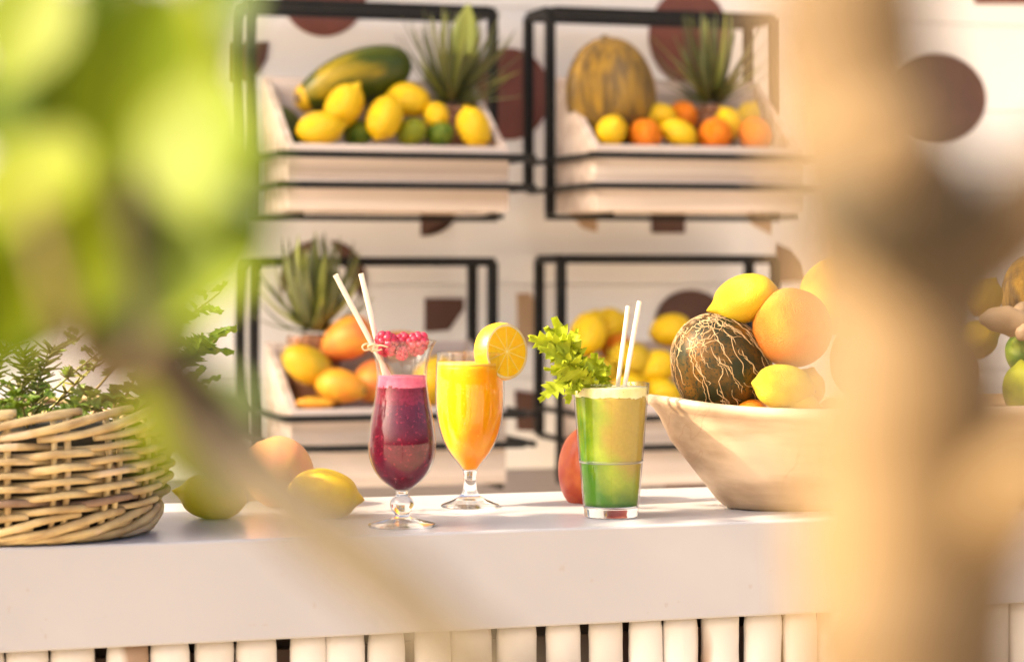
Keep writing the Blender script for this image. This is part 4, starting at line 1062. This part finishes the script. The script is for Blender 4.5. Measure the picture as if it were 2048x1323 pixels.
LV = [((340, -40), (140, 420), 190, .62, -.2), ((400, 140), (395, 450), 240, .60, .5), ((375, -40), (555, 440), 130, .64, .7), ((540, 430), (310, 670), 210, .60, .5), ((270, 380), (110, 640), 210, .62, -.1),
      ((130, 260), (-20, 480), 210, .60, .3), ((120, -60), (-10, 180), 200, .62, .2), ((330, 420), (280, 790), 130, .66, -.9), ((220, 20), (60, 330), 150, .66, -.5), ((320, 700), (470, 1040), 180, .63, .1),
      ((30, 480), (-60, 760), 160, .63, -.4), ((480, -80), (400, 180), 140, .66, .2), ((60, 620), (170, 470), 120, .64, -.2),
      ((100, 440), (20, 740), 190, .72, -.4), ((160, 60), (60, 300), 190, .74, -.3), ((330, 150), (260, 420), 190, .74, -.3), ((230, 330), (330, 620), 200, .74, -.5), ((420, 300), (340, 560), 170, .74, -.4), ((40, 180), (150, 430), 180, .74, -.4), ((300, 560), (380, 720), 120, .74, -.5), ((230, 540), (320, 800), 170, .72, -.8), ((200, -60), (250, 260), 220, .70, .1), ((420, 60), (300, 330), 230, .70, .3), ((80, 120), (20, 330), 220, .70, .1), ((300, 240), (180, 520), 220, .70, -.2), ((480, 260), (520, 440), 130, .66, .6),
      ((60, 320), (130, 560), 200, .70, -.2), ((440, 380), (500, 560), 150, .68, .4), ((330, 480), (200, 700), 200, .72, -.3), ((-40, 430), (60, 700), 200, .72, -.2), ((390, 760), (500, 960), 170, .70, .1)]
for j, (a, b, w_, dp, sl_) in enumerate(LV):
    rr = random.Random(j + 50)
    A, B = PD(a[0], a[1], dp), PD(b[0], b[1], dp - 0.02 + 0.02 * rr.random())
    nn = (-CF * 0.8 + UP * rr.uniform(0.1, 0.5) - CR * sl_).normalized()
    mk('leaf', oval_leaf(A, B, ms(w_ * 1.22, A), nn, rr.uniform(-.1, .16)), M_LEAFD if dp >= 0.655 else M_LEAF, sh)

g1 = PD(1850, 1323, 0.45); g1.z = 0
tr = empty('bare_tree', g1); tag(tr, 'blurred tan bare tree trunk with a knot close at the right', 'tree')
T = 0.44
mk('trunk', tube(smooth_path([g1, PD(1850, 3200, T), PD(1845, 1900, T), PD(1835, 1400, T), PD(1830, 1100, T), PD(1825, 850, T), PD(1810, 640, T), PD(1775, 470, T)], 6),
     [0.0300, 0.0262, 0.0229, 0.0220, 0.0210, 0.0202, 0.0206, 0.0178, 0.0113], 20, rough=0.18, seed=3), M_BARK, tr)
mk('limb', tube(smooth_path([PD(1790, 620, T), PD(1740, 430, T), PD(1715, 260, T), PD(1700, 90, T), PD(1680, -150, T), PD(1640, -600, T)], 6), [0.0168, 0.0168, 0.0168, 0.0164, 0.0150, 0.0113], 18, rough=0.2, seed=5), M_BARK, tr)
mk('limb', tube(smooth_path([PD(1810, 720, T), PD(1880, 600, T), PD(1970, 500, T), PD(2060, 420, T), PD(2250, 250, T)], 6), [0.0121, 0.0113, 0.0108, 0.0103, 0.0084], 18, rough=0.2, seed=7), M_BARK, tr)
mk('knot_shadow', tube(smooth_path([PD(1680, 335, T - .016), PD(1705, 395, T - .02), PD(1780, 425, T - .02), PD(1860, 385, T - .012), PD(1900, 330, T)], 5), [0.006, 0.0105, 0.011, 0.009, 0.005], 12, rough=0.2, seed=4), M_BARKD, tr)  # shadow beneath the stub, drawn as a dark bark tube
mk('knot_stub', tube(smooth_path([PD(1765, 345, T), PD(1785, 305, T - 0.03), PD(1792, 292, T - 0.055)], 5), [0.0113, 0.0098, 0.0089, 0.0056], 16, rough=0.2, seed=9), M_BARK, tr)
mk('limb', tube(smooth_path([PD(1690, 1400, T + .03), PD(1640, 1290, T + .03), PD(1590, 1265, T + .03)], 5), [0.0056, 0.0047, 0.0028], 12, rough=0.2, seed=11), M_BARKD, tr)  # dark bark limb drawn in for the shade spot beside the trunk
mk('limb', tube(smooth_path([PD(1900, 1250, T), PD(1990, 1080, T - .01), PD(2030, 990, T - .02), PD(2120, 860, T - .02)], 5), [0.0094, 0.0079, 0.0079, 0.0056], 14, rough=0.2, seed=13), M_BARK, tr)

# unseen tree added at left; leaf bands shaped to dapple counter and bowl
TX, TY = -0.78, 2.47
st = empty('shade_tree', (TX, TY, 0)); tag(st, 'small leafy tree added off camera at the left to shade the counter', 'tree')
rl = random.Random(77); lv = []
mk('trunk', tube(smooth_path([(TX, TY, 0), (TX + 0.02, TY + 0.01, 0.7), (TX - 0.01, TY, 1.4), (TX + 0.02, TY - 0.01, 2.2), (TX, TY, 3.0)], 6), [0.04, 0.03, 0.022, 0.014, 0.004], 12, rough=0.2), M_BARKD, st)
for k in range(12):
    z_ = 1.5 + 0.12 * k; a = k * 2.4
    mk('limb', tube(smooth_path([(TX, TY, z_), (TX + 0.1 * math.cos(a), TY + 0.05 * math.sin(a), z_ + 0.06), (TX + 0.2 * math.cos(a), TY + 0.07 * math.sin(a), z_ + 0.14)], 4), [0.008, 0.002], 7), M_BARKD, st)
def leafband(n, z0, z1, y0, y1):
    for k in range(n):
        c = Vector((TX + rl.gauss(0, 0.12), rl.uniform(y0, y1), TOP + rl.uniform(z0, z1)))
        d = Vector((rl.uniform(-1, 1), rl.uniform(-1, 1), rl.uniform(-0.7, 0.5))).normalized()
        L_ = rl.uniform(0.05, 0.085)
        lv.append(oval_leaf(c, c + d * L_, L_ * 0.5, Vector((rl.uniform(-1, 0.3), rl.uniform(-.6, .6), 1)).normalized()))
leafband(380, 0.45, 1.24, 2.33, 2.47)
leafband(10, 1.25, 1.47, 2.33, 2.47)
leafband(95, 1.47, 1.9, 2.33, 2.50)
leafband(40, 0.5, 1.7, 2.20, 2.33)
fo = mk('foliage', join(*lv), M_LEAF, st); fo['kind'] = 'stuff'
